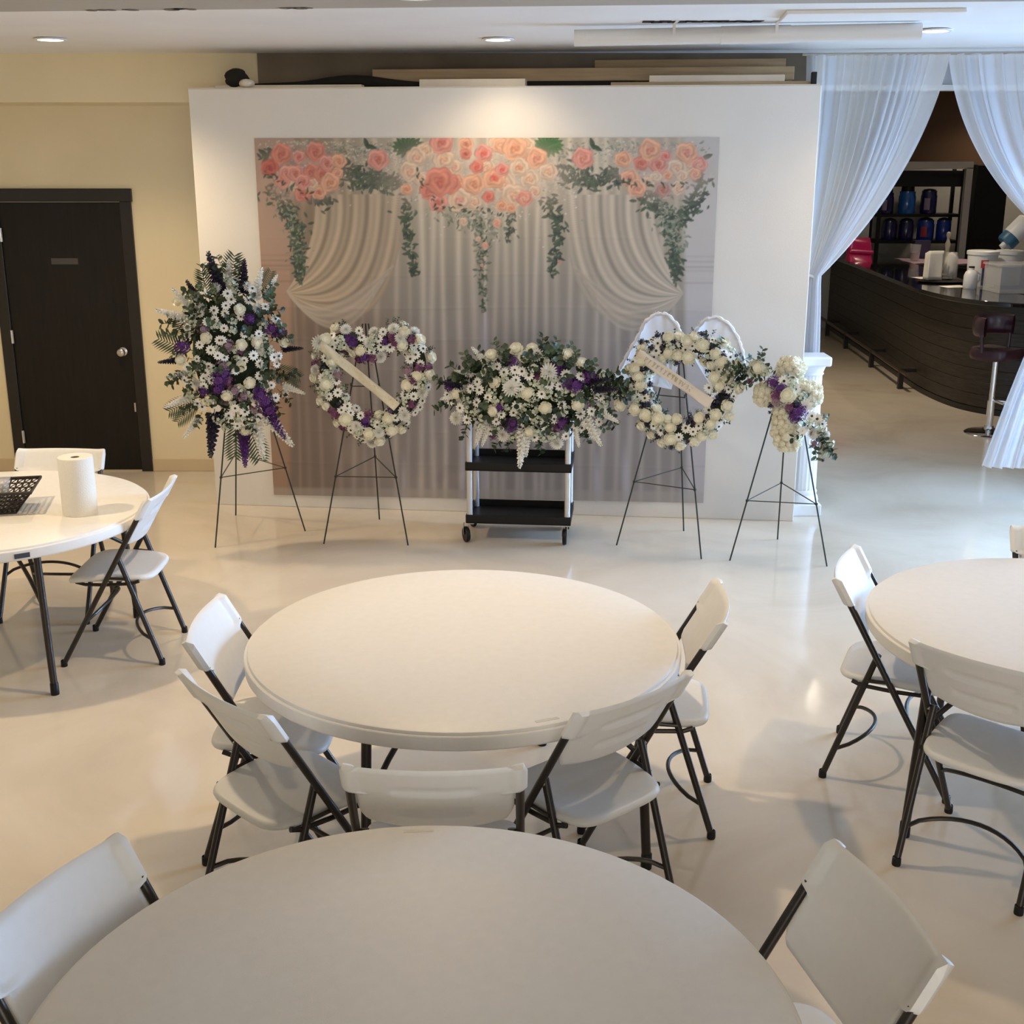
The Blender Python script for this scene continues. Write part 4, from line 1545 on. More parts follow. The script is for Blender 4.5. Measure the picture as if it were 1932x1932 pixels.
for side, outline in ((-1, [(1290, 655), (1278, 615), (1258, 593), (1236, 592), (1216, 608), (1200, 640), (1180, 675), (1158, 712)]), (1, [(1300, 660), (1310, 625), (1330, 603), (1352, 598), (1375, 612), (1392, 640), (1400, 665), (1404, 700)])):
    wp = [atplane(*p, W2.o - W2.n * .14, W2.n) - W2.o for p in outline]
    ol = [(q.dot(W2.e), q.dot(W2.up)) for q in wp]
    N = len(ol)
    root = W2.ab(1262, 735) if side < 0 else W2.ab(1335, 725)

    def wing(u, v):
        k = u * (N - 1)
        i = min(int(k), N - 2)
        t = k - i
        a = ol[i][0] * (1 - t) + ol[i + 1][0] * t
        b = ol[i][1] * (1 - t) + ol[i + 1][1] * t
        a, b = root[0] * (1 - v) + a * v, root[1] * (1 - v) + b * v
        return W2.e * a + W2.up * b + W2.n * (-.085 - .07 * v * v + .008 * math.sin(u * 26) * v)
    wo = MB().grid(wing, 28, 8).build('wing', M_wing, W2.t)
    mb = MB()
    pts = [wing(i / 40, 1.0) for i in range(41)]
    mb.tube(pts, [.013 + .004 * math.sin(i * 2.1) for i in range(41)], 7)
    rn = random.Random(3)
    for i in range(700):
        p = wing(rn.random(), 1.0)
        d = Vector((rn.gauss(0, 1), rn.gauss(0, 1), rn.gauss(0, 1))).normalized()
        q = d.orthogonal().normalized() * .0012
        mb.add([p - q, p + q, p + d * rn.uniform(.018, .032)], [(0, 1, 2)])
    mb.build('wing_trim', M_fluff, wo, kind='stuff')

# ------------------------------------------------------------------ cream cross with a diagonal spray
mid, e, up, n = EAS['cross']
oc = atplane(1484, 752, mid + n * .07, n)
C = Arr('flower_cross', 'cream carnation cross with a diagonal violet and green spray', 'flower cross', oc, e, up, n)
ctr = C.ab(1486, 745)
lobes = [((1492, 690), (1488, 745), .066), ((1438, 742), (1486, 745), .058), ((1535, 745), (1486, 745), .062), ((1485, 835), (1486, 745), .066)]
mb = MB()
for p, q, r in lobes:
    a, b = C.ab(*p), C.ab(*q)
    A0 = C.e * a[0] + C.up * a[1]
    B0 = C.e * b[0] + C.up * b[1]
    d = (A0 - B0).normalized()
    mb.tube([A0 + d * r * .55, A0 + d * r * .3, A0, A0.lerp(B0, .5), B0], [r * .3, r * .75, r * .92, r * .95, r * .9], 14)
mb.build('cross_base', M_cream, C.t)
cnt = 0
for p, q, r in lobes:
    a, b = Vector((*C.ab(*p), 0)), Vector((*C.ab(*q), 0))
    d = (a - b)
    L = d.length
    d.normalize()
    s = Vector((-d.y, d.x, 0))
    k = int(L / .034) + 2
    for i in range(k):
        t = i / (k - 1)
        for j in range(7):
            th = -PI * .62 + PI * 1.24 * (j + .5 * (i % 2)) / 6.5
            c = b.lerp(a, t) + s * (math.sin(th) * r)
            c = c + Vector((random.uniform(-.009, .009), random.uniform(-.009, .009), 0))
            C.put('pompon', c.x, c.y, math.cos(th) * r * .9 + random.uniform(-.008, .006), random.choice((.019, .024, .029)), (s.x * math.sin(th) * 1.4, s.y * math.sin(th) * 1.4))
    for j in range(9):
        th, rr = j * 2.4, r * .5 * math.sqrt(j / 9) + .004
        c = a + d * (r * .45) + s * (math.cos(th) * rr * 1.3)
        C.put('pompon', c.x, c.y, math.sin(th) * rr * 1.3, .026, (d.x * 1.6, d.y * 1.6))
for kind, px, py, size, h in (('rose', 1428, 694, .048, .07), ('rose', 1486, 747, .045, .12), ('rose', 1440, 700, .035, .06), ('statice', 1458, 722, .04, .11), ('statice', 1472, 732, .036, .12), ('plum_stock', 1464, 746, .036, .11), ('statice', 1506, 777, .05, .12), ('statice', 1498, 785, .04, .11), ('plum_stock', 1488, 768, .034, .12), ('mauve_stock', 1465, 755, .036, .10), ('plum_stock', 1415, 718, .026, .05), ('mauve_stock', 1535, 835, .03, .06),
                              ('daisy', 1478, 720, .034, .13), ('daisy', 1488, 718, .028, .12), ('daisy', 1500, 735, .03, .12), ('daisy', 1518, 760, .032, .12), ('lily', 1520, 765, .04, .12), ('daisy', 1540, 790, .034, .10), ('daisy', 1530, 785, .03, .11), ('chrysanthemum', 1533, 817, .04, .09), ('daisy', 1550, 800, .03, .08), ('lily', 1558, 838, .036, .06), ('lily', 1512, 812, .03, .10), ('chrysanthemum', 1555, 820, .034, .07), ('filler_blossom', 1545, 808, .045, .08), ('filler_blossom', 1562, 835, .04, .05), ('filler_blossom', 1526, 798, .045, .09), ('filler_blossom', 1448, 706, .04, .08), ('filler_blossom', 1510, 750, .04, .11), ('filler_blossom', 1555, 852, .04, .05), ('filler_blossom', 1405, 700, .04, .04), ('filler_blossom', 1418, 705, .04, .05), ('filler_blossom', 1495, 726, .04, .12), ('berry_cluster', 1452, 778, .014, .05), ('berry_cluster', 1552, 868, .014, .03), ('berry_cluster', 1500, 765, .03, .12), ('berry_cluster', 1454, 765, .024, .08)):
    a, b = C.ab(px, py)
    C.put(kind, a, b, h, size, (random.uniform(-.3, .3), random.uniform(-.2, .4)))
for px, py, dx, dy, L, kind in ((1440, 700, -.2, 1, .11, 'sage_sprig'), (1430, 690, .2, 1, .10, 'leaf_sprig'), (1415, 702, -1, .05, .15, 'sage_sprig'), (1418, 708, -1, -.1, .15, 'leaf_sprig'), (1420, 700, -1, .25, .12, 'sage_sprig'), (1462, 715, -.4, .6, .10, 'leaf_sprig'), (1480, 760, .6, -.8, .12, 'leaf_sprig'), (1510, 790, .8, -.7, .13, 'leaf_sprig'), (1528, 800, .8, -.8, .13, 'sage_sprig'), (1540, 815, .5, -1, .14, 'sage_sprig'), (1520, 810, -.7, -.5, .12, 'leaf_sprig'), (1545, 820, .7, -.9, .15, 'leaf_sprig'), (1555, 835, .5, -.7, .10, 'sage_sprig'), (1470, 730, .4, .4, .10, 'leaf_sprig'), (1495, 755, .6, .2, .10, 'sage_sprig'), (1530, 790, 1, .2, .11, 'sage_sprig'), (1450, 720, -.8, .2, .10, 'sage_sprig'), (1535, 830, .2, -1, .12, 'sage_sprig')):
    a, b = C.ab(px, py)
    C.put(kind, a, b, .06, L, along=(dx, dy, .45), spin=random.random() * 6)

# ------------------------------------------------------------------ utility cart
fl, fr = Vector((-.302, 7.485, 0)), Vector((.377, 7.419, 0))
ce = (fr - fl).normalized()
cb = Vector((-ce.y, ce.x, 0))
ca = math.atan2(ce.y, ce.x)
co = (fl + fr) / 2 + cb * .20
cart = thing('utility_cart', 'black three-tier utility cart with silver posts under the flower mound', 'cart', co, ca)
CWD, CDP = .335, .20
for z in (.13, .475, .815):
    tr = MB()
    tr.box2((-CWD, -CDP, z), (CWD, CDP, z + .012))
    tr.box2((-CWD, -CDP, z), (CWD, -CDP + .012, z + .055)).box2((-CWD, CDP - .012, z), (CWD, CDP, z + .055))
    tr.box2((-CWD, -CDP + .012, z), (-CWD + .012, CDP - .012, z + .055)).box2((CWD - .012, -CDP + .012, z), (CWD, CDP - .012, z + .055))
    tr.build('tray', M_black, cart, smooth=False, bevel=.004)
M_alu2 = mat('silver_post', (.66, .66, .68), .35, .55)
for sx in (-1, 1):
    for sy in (-1, 1):
        MB().tube([(sx * (CWD - .024), sy * (CDP - .026), .142), (sx * (CWD - .024), sy * (CDP - .026), .86)], .019, 14).build('post', M_alu2, cart)
        x, y = sx * (CWD - .03), sy * (CDP - .03)
        k = -.03 * (1 if sx < 0 else .3)
        cs = MB().box2((x - .022, y - .022, .122), (x + .022, y + .022, .130)).box((x + k - .016, y, .088), (.004, .034, .075)).box((x + k + .016, y, .088), (.004, .034, .075)).build('caster_fork', M_steel, cart, smooth=False, bevel=.002)
        MB().lathe([(0, -.012), (.030, -.012), (.047, -.012), (.050, -.008), (.050, .008), (.047, .012), (.030, .012), (0, .012)], 26, (x + k, y - .004, .0505), Matrix.Rotation(PI / 2, 3, 'Y') if sx > 0 else Matrix.Rotation(.5, 3, 'Z') @ Matrix.Rotation(PI / 2, 3, 'Y')).build('wheel', M_black, cs)

# ------------------------------------------------------------------ flower mound on the cart
oc = at(1006, 744, 7.52)
K = Arr('casket_flower_spray', 'wide mound of white roses, daisies and violet blooms on the black cart', 'flower spray', oc, ce, Vector((0, 0, 1)), -cb)
S_cur = K
KA, KB = .50, .245
foam(K.t, KA, KB, .26, M_foam, .70)


def hK(a, b):
    return dome(a, b + .02, KA + .10, KB + .12, .20)


def k_put(kind, px, py, size, extra=0.0):
    a, b = K.ab(px, py)
    K.put(kind, a, b, hK(a, b) + extra, size, (a / KA * .6, b / KB * .5 + .25), dev=.15)
    K.placed.append((a, b, size))


for p in ((871, 735), (941, 711), (940, 762), (995, 668), (1034, 757), (1002, 732), (1003, 800), (1092, 752), (1072, 666), (1100, 681), (1168, 757), (978, 655), (1007, 655), (933, 667)):
    k_put('rose', *p, .040, .02)
for p in ((971, 721, .064), (1040, 692, .058), (955, 808, .05), (1053, 824, .05), (1015, 664, .05), (868, 780, .05), (1122, 806, .05)):
    k_put('chrysanthemum', p[0], p[1], p[2], .03)
for p in ((957, 693), (1003, 698), (990, 691), (912, 725), (907, 748), (928, 738), (1027, 731), (1041, 714), (1007, 769), (1098, 769), (1100, 796), (888, 782), (895, 724), (1060, 718), (1134, 738), (850, 738), (1010, 684), (1071, 697), (875, 760), (1118, 765)):
    k_put('daisy', *p, .034, .03)
for p in ((973, 674, .036), (1057, 680, .042), (1052, 692, .034), (1075, 712, .05), (1088, 718, .05), (857, 720, .045), (975, 785, .045), (968, 795, .036), (1064, 784, .042), (1112, 702, .045), (1122, 708, .036), (950, 756, .035)):
    k_put('statice', p[0], p[1], p[2], .02)
for p in ((1018, 706, .035), (1055, 792, .036), (945, 757, .034), (1118, 755, .028), (934, 814, .026), (1030, 690, .03)):
    k_put('plum_stock', p[0], p[1], p[2], .0)
for kind, px, py, dx, dy, L in (('snapdragon', 995, 790, -.10, -1, .28), ('snapdragon', 918, 785, -.3, -1, .17), ('snapdragon', 930, 790, -.35, -1, .15), ('snapdragon', 1085, 785, .25, -1, .17), ('snapdragon', 880, 735, -1, -.2, .15), ('snapdragon', 900, 700, -1, .25, .13), ('snapdragon', 1000, 795, -.02, -1, .18), ('snapdragon', 1130, 765, .8, -.4, .15), ('snapdragon', 925, 680, -.6, .7, .15), ('snapdragon', 1105, 775, .5, -.8, .2), ('purple_spike', 1105, 715, 1, .25, .18), ('purple_spike', 1110, 725, 1, .05, .2), ('purple_spike', 880, 725, -1, .35, .14)):
    a, b = K.ab(px, py)
    K.put(kind, a, b, hK(a, b) * .9 + .02, L, along=(dx, dy, .30))
fill(K, [('daisy', 28, .031, .60, .03), ('filler_blossom', 36, .046, .46, .0)], in_oval(KA, KB), hK, lambda a, b: (a / KA * .6, b / KB * .5 + .2))
for kind, cnt, L in (('leaf_sprig', 70, .14), ('sage_sprig', 56, .13)):
    f = in_oval(KA * 1.0, KB * 1.02)
    for _ in range(cnt):
        a, b = f()
        if b < -.55 * KB:
            b = -.55 * KB * random.random()
        K.put(kind, a, b, hK(a, b) * .62, L, along=(a / KA * 1.0 + random.uniform(-.6, .6), b / KB * .8 + random.uniform(-.6, .6), .55), spin=random.random() * 6)
for px, py, dx, dy, L, kind in ((1120, 725, 1, .15, .22, 'sage_sprig'), (1125, 735, 1, -.05, .2, 'leaf_sprig'), (1130, 760, .7, -.9, .15, 'leaf_sprig'), (1095, 790, .5, -1, .13, 'leaf_sprig'), (975, 808, -.5, -1, .13, 'leaf_sprig'), (1018, 808, .2, -1, .13, 'leaf_sprig'), (965, 805, -.8, -.9, .13, 'leaf_sprig'), (950, 670, -.4, 1, .12, 'sage_sprig'), (1040, 668, .3, 1, .12, 'sage_sprig'), (865, 745, -1, -.5, .16, 'sage_sprig'), (870, 720, -1, .3, .14, 'sage_sprig'), (1060, 668, .6, .8, .12, 'sage_sprig'), (890, 780, -.3, -1, .13, 'leaf_sprig'), (1025, 800, -.2, -1, .12, 'sage_sprig')):
    a, b = K.ab(px, py)
    K.put(kind, a, b, hK(a, b) * .8, L, along=(dx, dy, .25), spin=random.random() * 6)

# ------------------------------------------------------------------ white column at the end of the partition
t = thing('white_column', 'fluted white decorative column beside the right end of the partition', 'column', (2.015, 8.20, 0))
M_plaster = mat('white_plaster', (.86, .88, .90), .45)
MB().box((0, 0, .04), (.22, .22, .08)).build('plinth', M_plaster, t, smooth=False, bevel=.006)
MB().lathe([(.105, .08), (.108, .10), (.102, .125), (.092, .14), (.096, .16), (.088, .175)], 32).build('base_ring', M_plaster, t)
mb = MB()
NF = 20


def flute(u, v):
    a = 2 * PI * u
    r = (.088 - .010 * v) * (1 - .055 * (0.5 - 0.5 * math.cos(NF * a)))
    return Vector((r * math.cos(a), r * math.sin(a), .17 + .80 * v))


mb.grid(flute, NF * 6, 6, True)
mb.build('shaft', M_plaster, t, angle=60)
MB().lathe([(.080, .965), (.088, .975), (.082, .985), (.092, 1.01), (.100, 1.03), (.104, 1.035)], 32).build('neck_ring', M_plaster, t)
MB().box((0, 0, 1.067), (.225, .225, .065)).build('abacus', M_plaster, t, smooth=False, bevel=.012)

# ------------------------------------------------------------------ sheer curtains over the bar opening
M_sheer = sheer('sheer_voile', (.93, .95, .99), .27)
M_tie = mat('white_cord', (.8, .82, .86), .7)


def curtain(name, label, x0, x1, tie, ctrl0, ctrl1, hemz, hx0, hx1, pleats, y0):
    """gathered at the rod, swept to the tie, then falling free to the hem"""
    def fn(u, v):
        yy = y0 - .105 * ((x0 + (x1 - x0) * u) - 2.0)
        ph = 2 * PI * pleats * u + 2.6 * math.sin(7 * u + x0) + 1.7 * math.sin(17 * u)
        if v < .62:
            q = v / .62
            P0 = Vector((x0 + (x1 - x0) * u, 0, CZ - .035))
            sp_ = .018 if True else 0
            P2 = Vector((tie[0] + (u - .5) * .09, 0, tie[1]))
            P1 = ctrl0.lerp(ctrl1, u)
            p = P0 * (1 - q) ** 2 + P1 * (2 * q * (1 - q)) + P2 * q * q
            amp = .030 * (1 - q) ** .5 + .020
            off = (q) * -.03
        else:
            q = (v - .62) / .38
            a = tie[0] + (u - .5) * .09
            b = hx0 + (hx1 - hx0) * u
            k = q ** .7
            p = Vector((a * (1 - k) + b * k, 0, tie[1] * (1 - q) + hemz * q))
            amp = .020 + .025 * k
            off = -.03 * (1 - q)
        p.y = yy + amp * (.55 + .45 * math.sin(11 * u + 1)) * (math.sin(ph) + .35 * math.sin(2.3 * ph + 3 * v)) + off
        p.x += .010 * math.cos(ph * 1.0 + 2) * (1 - abs(2 * v - 1) * .3)
        return p
    t = thing(name, label, 'curtain', (0, 0, 0))
    MB().grid(fn, pleats * 9, 60).build('panel', M_sheer, t, angle=180)
    y = y0 - .105 * (tie[0] - 2.0) - .03
    MB().tube([(tie[0] + .055 * math.cos(a), y + .05 * math.sin(a), tie[1] + .01 * math.sin(2 * a)) for a in [2 * PI * i / 20 for i in range(20)]], .010, 8, closed=True).build('tie_back', M_tie, t)
    return t


curtain('sheer_curtain', 'white sheer curtain tied back beside the white column', 1.93, 2.83, (2.03, 1.60), Vector((1.96, 0, 2.4)), Vector((2.69, 0, 2.22)), .06, 1.93, 2.15, 13, 8.50)
curtain('sheer_curtain', 'white sheer curtain at the right edge, tied back to the right', 2.84, 4.15, (3.86, 1.72), Vector((2.98, 0, 2.25)), Vector((4.1, 0, 2.4)), .27, 3.34, 4.15, 15, 8.50)
rod = MB().tube([(1.9, 8.52, CZ - .03), (4.4, 8.52 - .105 * 2.45, CZ - .03)], .009, 8).build('curtain_rod', M_steel)
tag(rod, 'thin curtain rod under the ceiling above the sheer curtains', 'curtain rod')

# ------------------------------------------------------------------ bar counter
bp = [(4.62, 17.95), (4.58, 17.3), (4.51, 15.9), (4.42, 14.4), (4.34, 13.2), (4.325, 12.7), (4.36, 12.2), (4.45, 11.83), (4.64, 11.56), (4.92, 11.41), (5.3, 11.36), (6.0, 11.36), (6.9, 11.36)]


def smooth_path(P, n):
    P = [Vector((x, y, 0)) for x, y in P]
    P = [2 * P[0] - P[1]] + P + [2 * P[-1] - P[-2]]
    out = []
    N = len(P) - 3
    for i in range(n + 1):
        s = min(i / n * N, N - 1e-6)
        k = int(s)
        t = s - k
        p0, p1, p2, p3 = P[k:k + 4]
        out.append(.5 * ((2 * p1) + (p2 - p0) * t + (2 * p0 - 5 * p1 + 4 * p2 - p3) * t * t + (3 * p1 - p0 - 3 * p2 + p3) * t ** 3))
    return out


BP = smooth_path(bp, 72)


def offs(P, d):
    out = []
    for i, p in enumerate(P):
        t = (P[min(i + 1, len(P) - 1)] - P[max(i - 1, 0)]).normalized()
        out.append(p + Vector((t.y, -t.x, 0)) * -d * -1)
    return out


# the outward side of the bar is towards -x / -y
def outw(d):
    o = []
    for i, p in enumerate(BP):
        t = (BP[min(i + 1, len(BP) - 1)] - BP[max(i - 1, 0)]).normalized()
        nn = Vector((t.y, -t.x, 0))
        if nn.x > 0.05 or (abs(nn.x) <= .05 and nn.y > 0):
            nn = -nn
        o.append(p + nn * d)
    return o


def ribbon(A, B, z0, z1):
    """a closed strip between two plan paths"""
    n = len(A)
    mb = MB()
    vs = []
    for a, b in zip(A, B):
        vs += [(a.x, a.y, z0), (a.x, a.y, z1), (b.x, b.y, z1), (b.x, b.y, z0)]
    fs = []
    for i in range(n - 1):
        for k in range(4):
            l = (k + 1) % 4
            fs.append((i * 4 + k, i * 4 + l, (i + 1) * 4 + l, (i + 1) * 4 + k))
    fs.append((3, 2, 1, 0))
    fs.append(tuple((n - 1) * 4 + k for k in range(4)))
    mb.add(vs, fs)
    return mb


bar = thing('bar_counter', 'long curved dark bar with plank front and black stone top', 'bar counter', (0, 0, 0))
ribbon(outw(0), outw(-.10), 0.0, 1.04).build('core', M_black, bar)
ribbon(outw(.15), outw(-.62), 1.045, 1.09).build('stone_top', M_granite, bar, angle=30, bevel=.008)
NP = 8
for i in range(NP):
    z0 = .06 + i * (.98 / NP)
    ribbon(outw(.018 + .002 * (i % 2)), outw(.001), z0 + .0012, z0 + .98 / NP - .0012).build('plank', M_barwood, bar, angle=30, bevel=.002)
ribbon(outw(.022), outw(.001), 0, .055).build('kick_board', M_trimdark, bar, angle=30)
BPo = outw(.17)
rl = [Vector((p.x, p.y, .19)) for p in BPo if p.y > 12.75]
MB().tube(rl, .022, 10).build('foot_rail', mat('dark_brass', (.16, .11, .08), .35, .8), bar)
for yb in (17.2, 15.9, 14.5, 13.0):
    i = min(range(len(BP)), key=lambda k: abs(BP[k].y - yb) + (10 if BP[k].x > 5 else 0))
    a, b = outw(.02)[i], BPo[i]
    MB().box(((a.x + b.x) / 2, a.y, .20), (abs(b.x - a.x) + .02, .05, .03)).box((b.x, b.y, .10), (.05, .05, .20)).build('rail_bracket', M_trimdark, bar, smooth=False)

# back counter, rack and jugs behind the bar
cb2 = thing('back_counter', 'dark low counter behind the bar under the jug rack', 'counter', (5.95, 16.35, 0))
MB().box((0, .0, .52), (1.7, 1.0, 1.04)).build('body', M_black, cb2, smooth=False)
MB().box((0, .0, 1.06), (1.76, 1.1, .04)).build('worktop', M_granite, cb2, smooth=False, bevel=.005)
rk = thing('storage_rack', 'black metal rack on the back wall holding blue jugs', 'rack', (5.62, 17.55, .0))
for sx in (-1, 1):
    for sy in (-1, 1):
        MB().box((sx * .56, sy * .2, 1.12), (.045, .045, 2.24)).build('post', M_black, rk, smooth=False)
for z in (1.27, 1.625, 2.20):
    MB().box((0, 0, z), (1.16, .44, .04)).build('shelf', M_black, rk, smooth=False)
MB().box((0, -.2, 2.10), (1.16, .03, .18)).build('top_rail', M_black, rk, smooth=False)
M_blue = mat('blue_plastic', (.010, .045, .34), .18, coat=.4)
M_blue2 = mat('bright_blue_plastic', (.008, .11, .42), .18, coat=.4)
M_navy = mat('navy_plastic', (.012, .010, .085), .2, coat=.4)


def jug(label, x, z, r, h, m, cap, plate):
    t = thing('water_jug', label, 'jug', (x, 17.45, z), 0, 'blue jugs on the rack')
    MB().lathe([(0, 0), (r * .92, 0), (r, .02), (r, h * .78), (r * .93, h * .84), (r * .93, h), (r * .8, h + .004), (0, h + .004)], 28).build('body', m, t)
    MB().lathe([(0, h + .09 * cap), (r * .55 * cap, h + .09 * cap), (r * .75, h + .05 * cap), (r * .78, h + .004), (0, h + .004)], 22).build('lid', M_black, t)
    if plate:
        a = -PI / 2 - .5
        MB().grid(lambda u, v: Vector(((r + .003) * math.cos(a + (u - .5) * .7), (r + .003) * math.sin(a + (u - .5) * .7), h * (.18 + .5 * v))), 6, 1).build('label', plate, t)


M_lilac = mat('lilac_label', (.30, .24, .36), .5)
M_red = mat('red_label', (.45, .03, .04), .5)
jug('navy jug with a wide dark cap at the left of the upper shelf', 5.17, 1.645, .105, .28, M_navy, 1.3, M_lilac)
jug('bright blue jug in the middle of the upper shelf', 5.46, 1.645, .115, .30, M_blue2, 1.2, None)
jug('navy jug with a lilac label at the right of the upper shelf', 5.76, 1.645, .11, .31, M_navy, .3, M_lilac)
jug('dark navy jug at the left of the lower shelf', 5.25, 1.29, .10, .26, M_navy, .4, None)
jug('navy jug second from the left on the lower shelf', 5.48, 1.29, .10, .26, M_navy, .4, None)
jug('blue jug with a red label on the lower shelf', 5.75, 1.29, .115, .27, M_blue, .4, M_red)
jug('blue jug at the right end of the lower shelf', 6.0, 1.29, .10, .27, M_blue, .4, None)
fr_ = thing('white_door_frame', 'pale painted door frame around the jug rack', 'door frame', (6.2, 17.25, 0))
MB().box((.0, 0, 1.13), (.09, .08, 2.26)).build('jamb', M_barwall, fr_, smooth=False)
MB().box((-.70, 0, 2.295), (1.49, .08, .09)).build('head', M_barwall, fr_, smooth=False)
MB().box((-1.40, 0, 1.13), (.20, .08, 2.26)).build('jamb', M_barwall, fr_, smooth=False)
t = thing('black_cabinet', 'tall black cabinet to the right of the jug rack', 'cabinet', (6.52, 17.4, 0))
MB().box((0, 0, 1.16), (.44, .36, 2.28)).build('body', M_black, t, smooth=False, bevel=.008)
MB().box((0, -.19, 1.80), (.42, .02, .98)).build('door', M_black, t, smooth=False, bevel=.004)
MB().box((0.03, -.19, .70), (.36, .02, 1.1)).build('door', M_black, t, smooth=False, bevel=.004)
tag(MB().box((6.92, 17.98, 1.78), (.16, .02, .26)).box((6.90, 17.965, 1.84), (.10, .012, .05)).box((6.94, 17.965, 1.74), (.09, .012, .05)).build('wall_sign', mat('charcoal_sign', (.03, .03, .035), .5), smooth=False), 'small charcoal plaque on the wall right of the black cabinet', 'sign')

# things on the bar and the back counter
BT = 1.09
M_pink = mat('hot_pink_foil', (.72, .02, .16), .22, coat=.5)
p = atz(1612, 493, BT)
t = thing('gift_bag', 'hot pink shiny bag at the far end of the bar', 'bag', (p.x + .05, p.y, BT), .1)
mb = MB()
mb.grid(lambda u, v: Vector(((.17 - .03 * v) * math.copysign(abs(math.cos(2 * PI * u)) ** .5, math.cos(2 * PI * u)), (.10 - .08 * v) * math.copysign(abs(math.sin(2 * PI * u)) ** .5, math.sin(2 * PI * u)) + .015 * math.sin(8 * v + 6 * u), .30 * v)), 32, 8, True)
mb.build('bag_body', M_pink, t, angle=60)
MB().box((.0, -.08, .13), (.33, .06, .05), Matrix.Rotation(.06, 3, 'Y')).build('fold', M_pink, t, smooth=False, bevel=.02)
tag(MB().grid(lambda u, v: Vector((5.12 + 1.3 * u + .02 * math.sin(9 * v), 15.95 + .78 * v - .08 * u, 1.084 + .010 * abs(math.sin(7 * u + 4 * v)))), 30, 14).build('pink_cloth', mat('pale_pink_cloth', (.72, .52, .64), .7), solid=.003), 'pale pink cloth spread on the low counter behind the bar', 'cloth')
t = thing('plastic_cup', 'clear plastic cup with a pink drink on the pink cloth', 'cup', (5.28, 16.35, 1.096))
MB().lathe([(0, 0), (.055, 0), (.072, .20), (.074, .205), (.069, .20), (.052, .006), (0, .006)], 22).build('cup', M_clear, t)
MB().lathe([(0, .007), (.050, .007), (.060, .10), (0, .10)], 22).build('drink', mat('pink_drink', (.70, .38, .40), .3), t)
t = thing('card_box', 'muted violet box standing behind the plastic cup', 'box', (5.50, 16.80, 1.081))
MB().box((0, 0, .12), (.21, .12, .24)).build('carton', mat('violet_card', (.07, .06, .13), .5), t, smooth=False, bevel=.003)
MB().box((0, 0, .242), (.21, .12, .006)).build('flap', mat('violet_card', (.07, .06, .13), .5), t, smooth=False)
p = atz(1788, 534, BT)
t = thing('serving_tray', 'dark oval tray on the bar under the napkins', 'tray', (p.x, p.y + .10, BT))
mb = MB().lathe([(0, .004), (.20, .004), (.235, .018), (.24, .018), (.205, 0), (0, 0)], 32)
mb.v = [(x * 1.3, y * .9, z) for x, y, z in mb.v]
mb.build('dish', M_trimdark, t)
p = atz(1766, 529, BT + .02)
t = thing('napkin_stack', 'tall folded white napkins standing on the bar', 'napkins', (p.x, p.y + .12, BT + .019), .15)
for i in range(4):
    MB().grid(lambda u, v, i=i: Vector((-.085 + .17 * u + .012 * v * (i - 1.5), -.05 + .03 * i + .02 * math.sin(PI * u) * (1 - v) + (.02 * (i - 1.5)) * v, .31 * v - .01 * i * v)), 8, 8).build('napkin', M_paper, t, solid=.012)
p = atz(1793, 527, BT + .02)
t = thing('tissue_jar', 'glass jar of crumpled white tissue beside the napkins', 'jar', (p.x + .04, p.y + .14, BT + .019))
MB().lathe([(0, 0), (.07, 0), (.075, .02), (.075, .22), (.06, .25), (.06, .28), (.055, .28), (.055, .25), (.068, .22), (.068, .01), (0, .01)], 24).build('glass', M_clear, t)
MB().grid(lambda u, v: Vector((.06 * math.sin(PI * v) * math.cos(2 * PI * u) * (1 + .15 * math.sin(11 * u * 6 + 5 * v)), .06 * math.sin(PI * v) * math.sin(2 * PI * u), .15 - .13 * math.cos(PI * v))), 26, 14, True).build('tissue', M_paper, t)
t = thing('angel_figurine', 'slim pale figurine on a dark base behind the napkins', 'figurine', (4.93, 14.15, BT), 0)
MB().lathe([(0, 0), (.05, 0), (.05, .015), (.02, .03), (.022, .06), (.045, .10), (.03, .20), (.022, .30), (.03, .36), (.016, .40), (.014, .42), (.025, .45), (.022, .48), (0, .495)], 16).build('body', mat('pale_resin', (.42, .38, .32), .5), t)
MB().lathe([(0, -.001), (.06, -.001), (.06, .012), (0, .013)], 16).build('base', M_trimdark, t)
M_bucket = mat('white_bucket', (.72, .73, .74), .4)


def bucket(label, x, y, r, h, plate=None):
    t = thing('plastic_bucket', label, 'bucket', (x, y, BT), 0, 'white buckets on the bar')
    MB().lathe([(0, 0), (r * .86, 0), (r * .88, .01), (r * .98, h * .9), (r, h * .9), (0, h * .9)], 30).build('body', M_bucket, t)
    MB().lathe([(r * 1.0, h * .90), (r * 1.05, h * .91), (r * 1.05, h), (r * .98, h + .006), (0, h + .004)], 30).build('lid', M_bucket, t)
    if plate:
        MB().grid(lambda u, v: Vector(((r * .985) * math.cos(-2.0 + u * .5), (r * .985) * math.sin(-2.0 + u * .5), h * (.55 + .22 * v))), 6, 1).build('label', M_red, t)
        MB().grid(lambda u, v: Vector(((r * .98) * math.cos(-1.9 + u * .3), (r * .98) * math.sin(-1.9 + u * .3), h * (.05 + .5 * v))), 6, 1).build('stripe', M_navy, t)
    return t


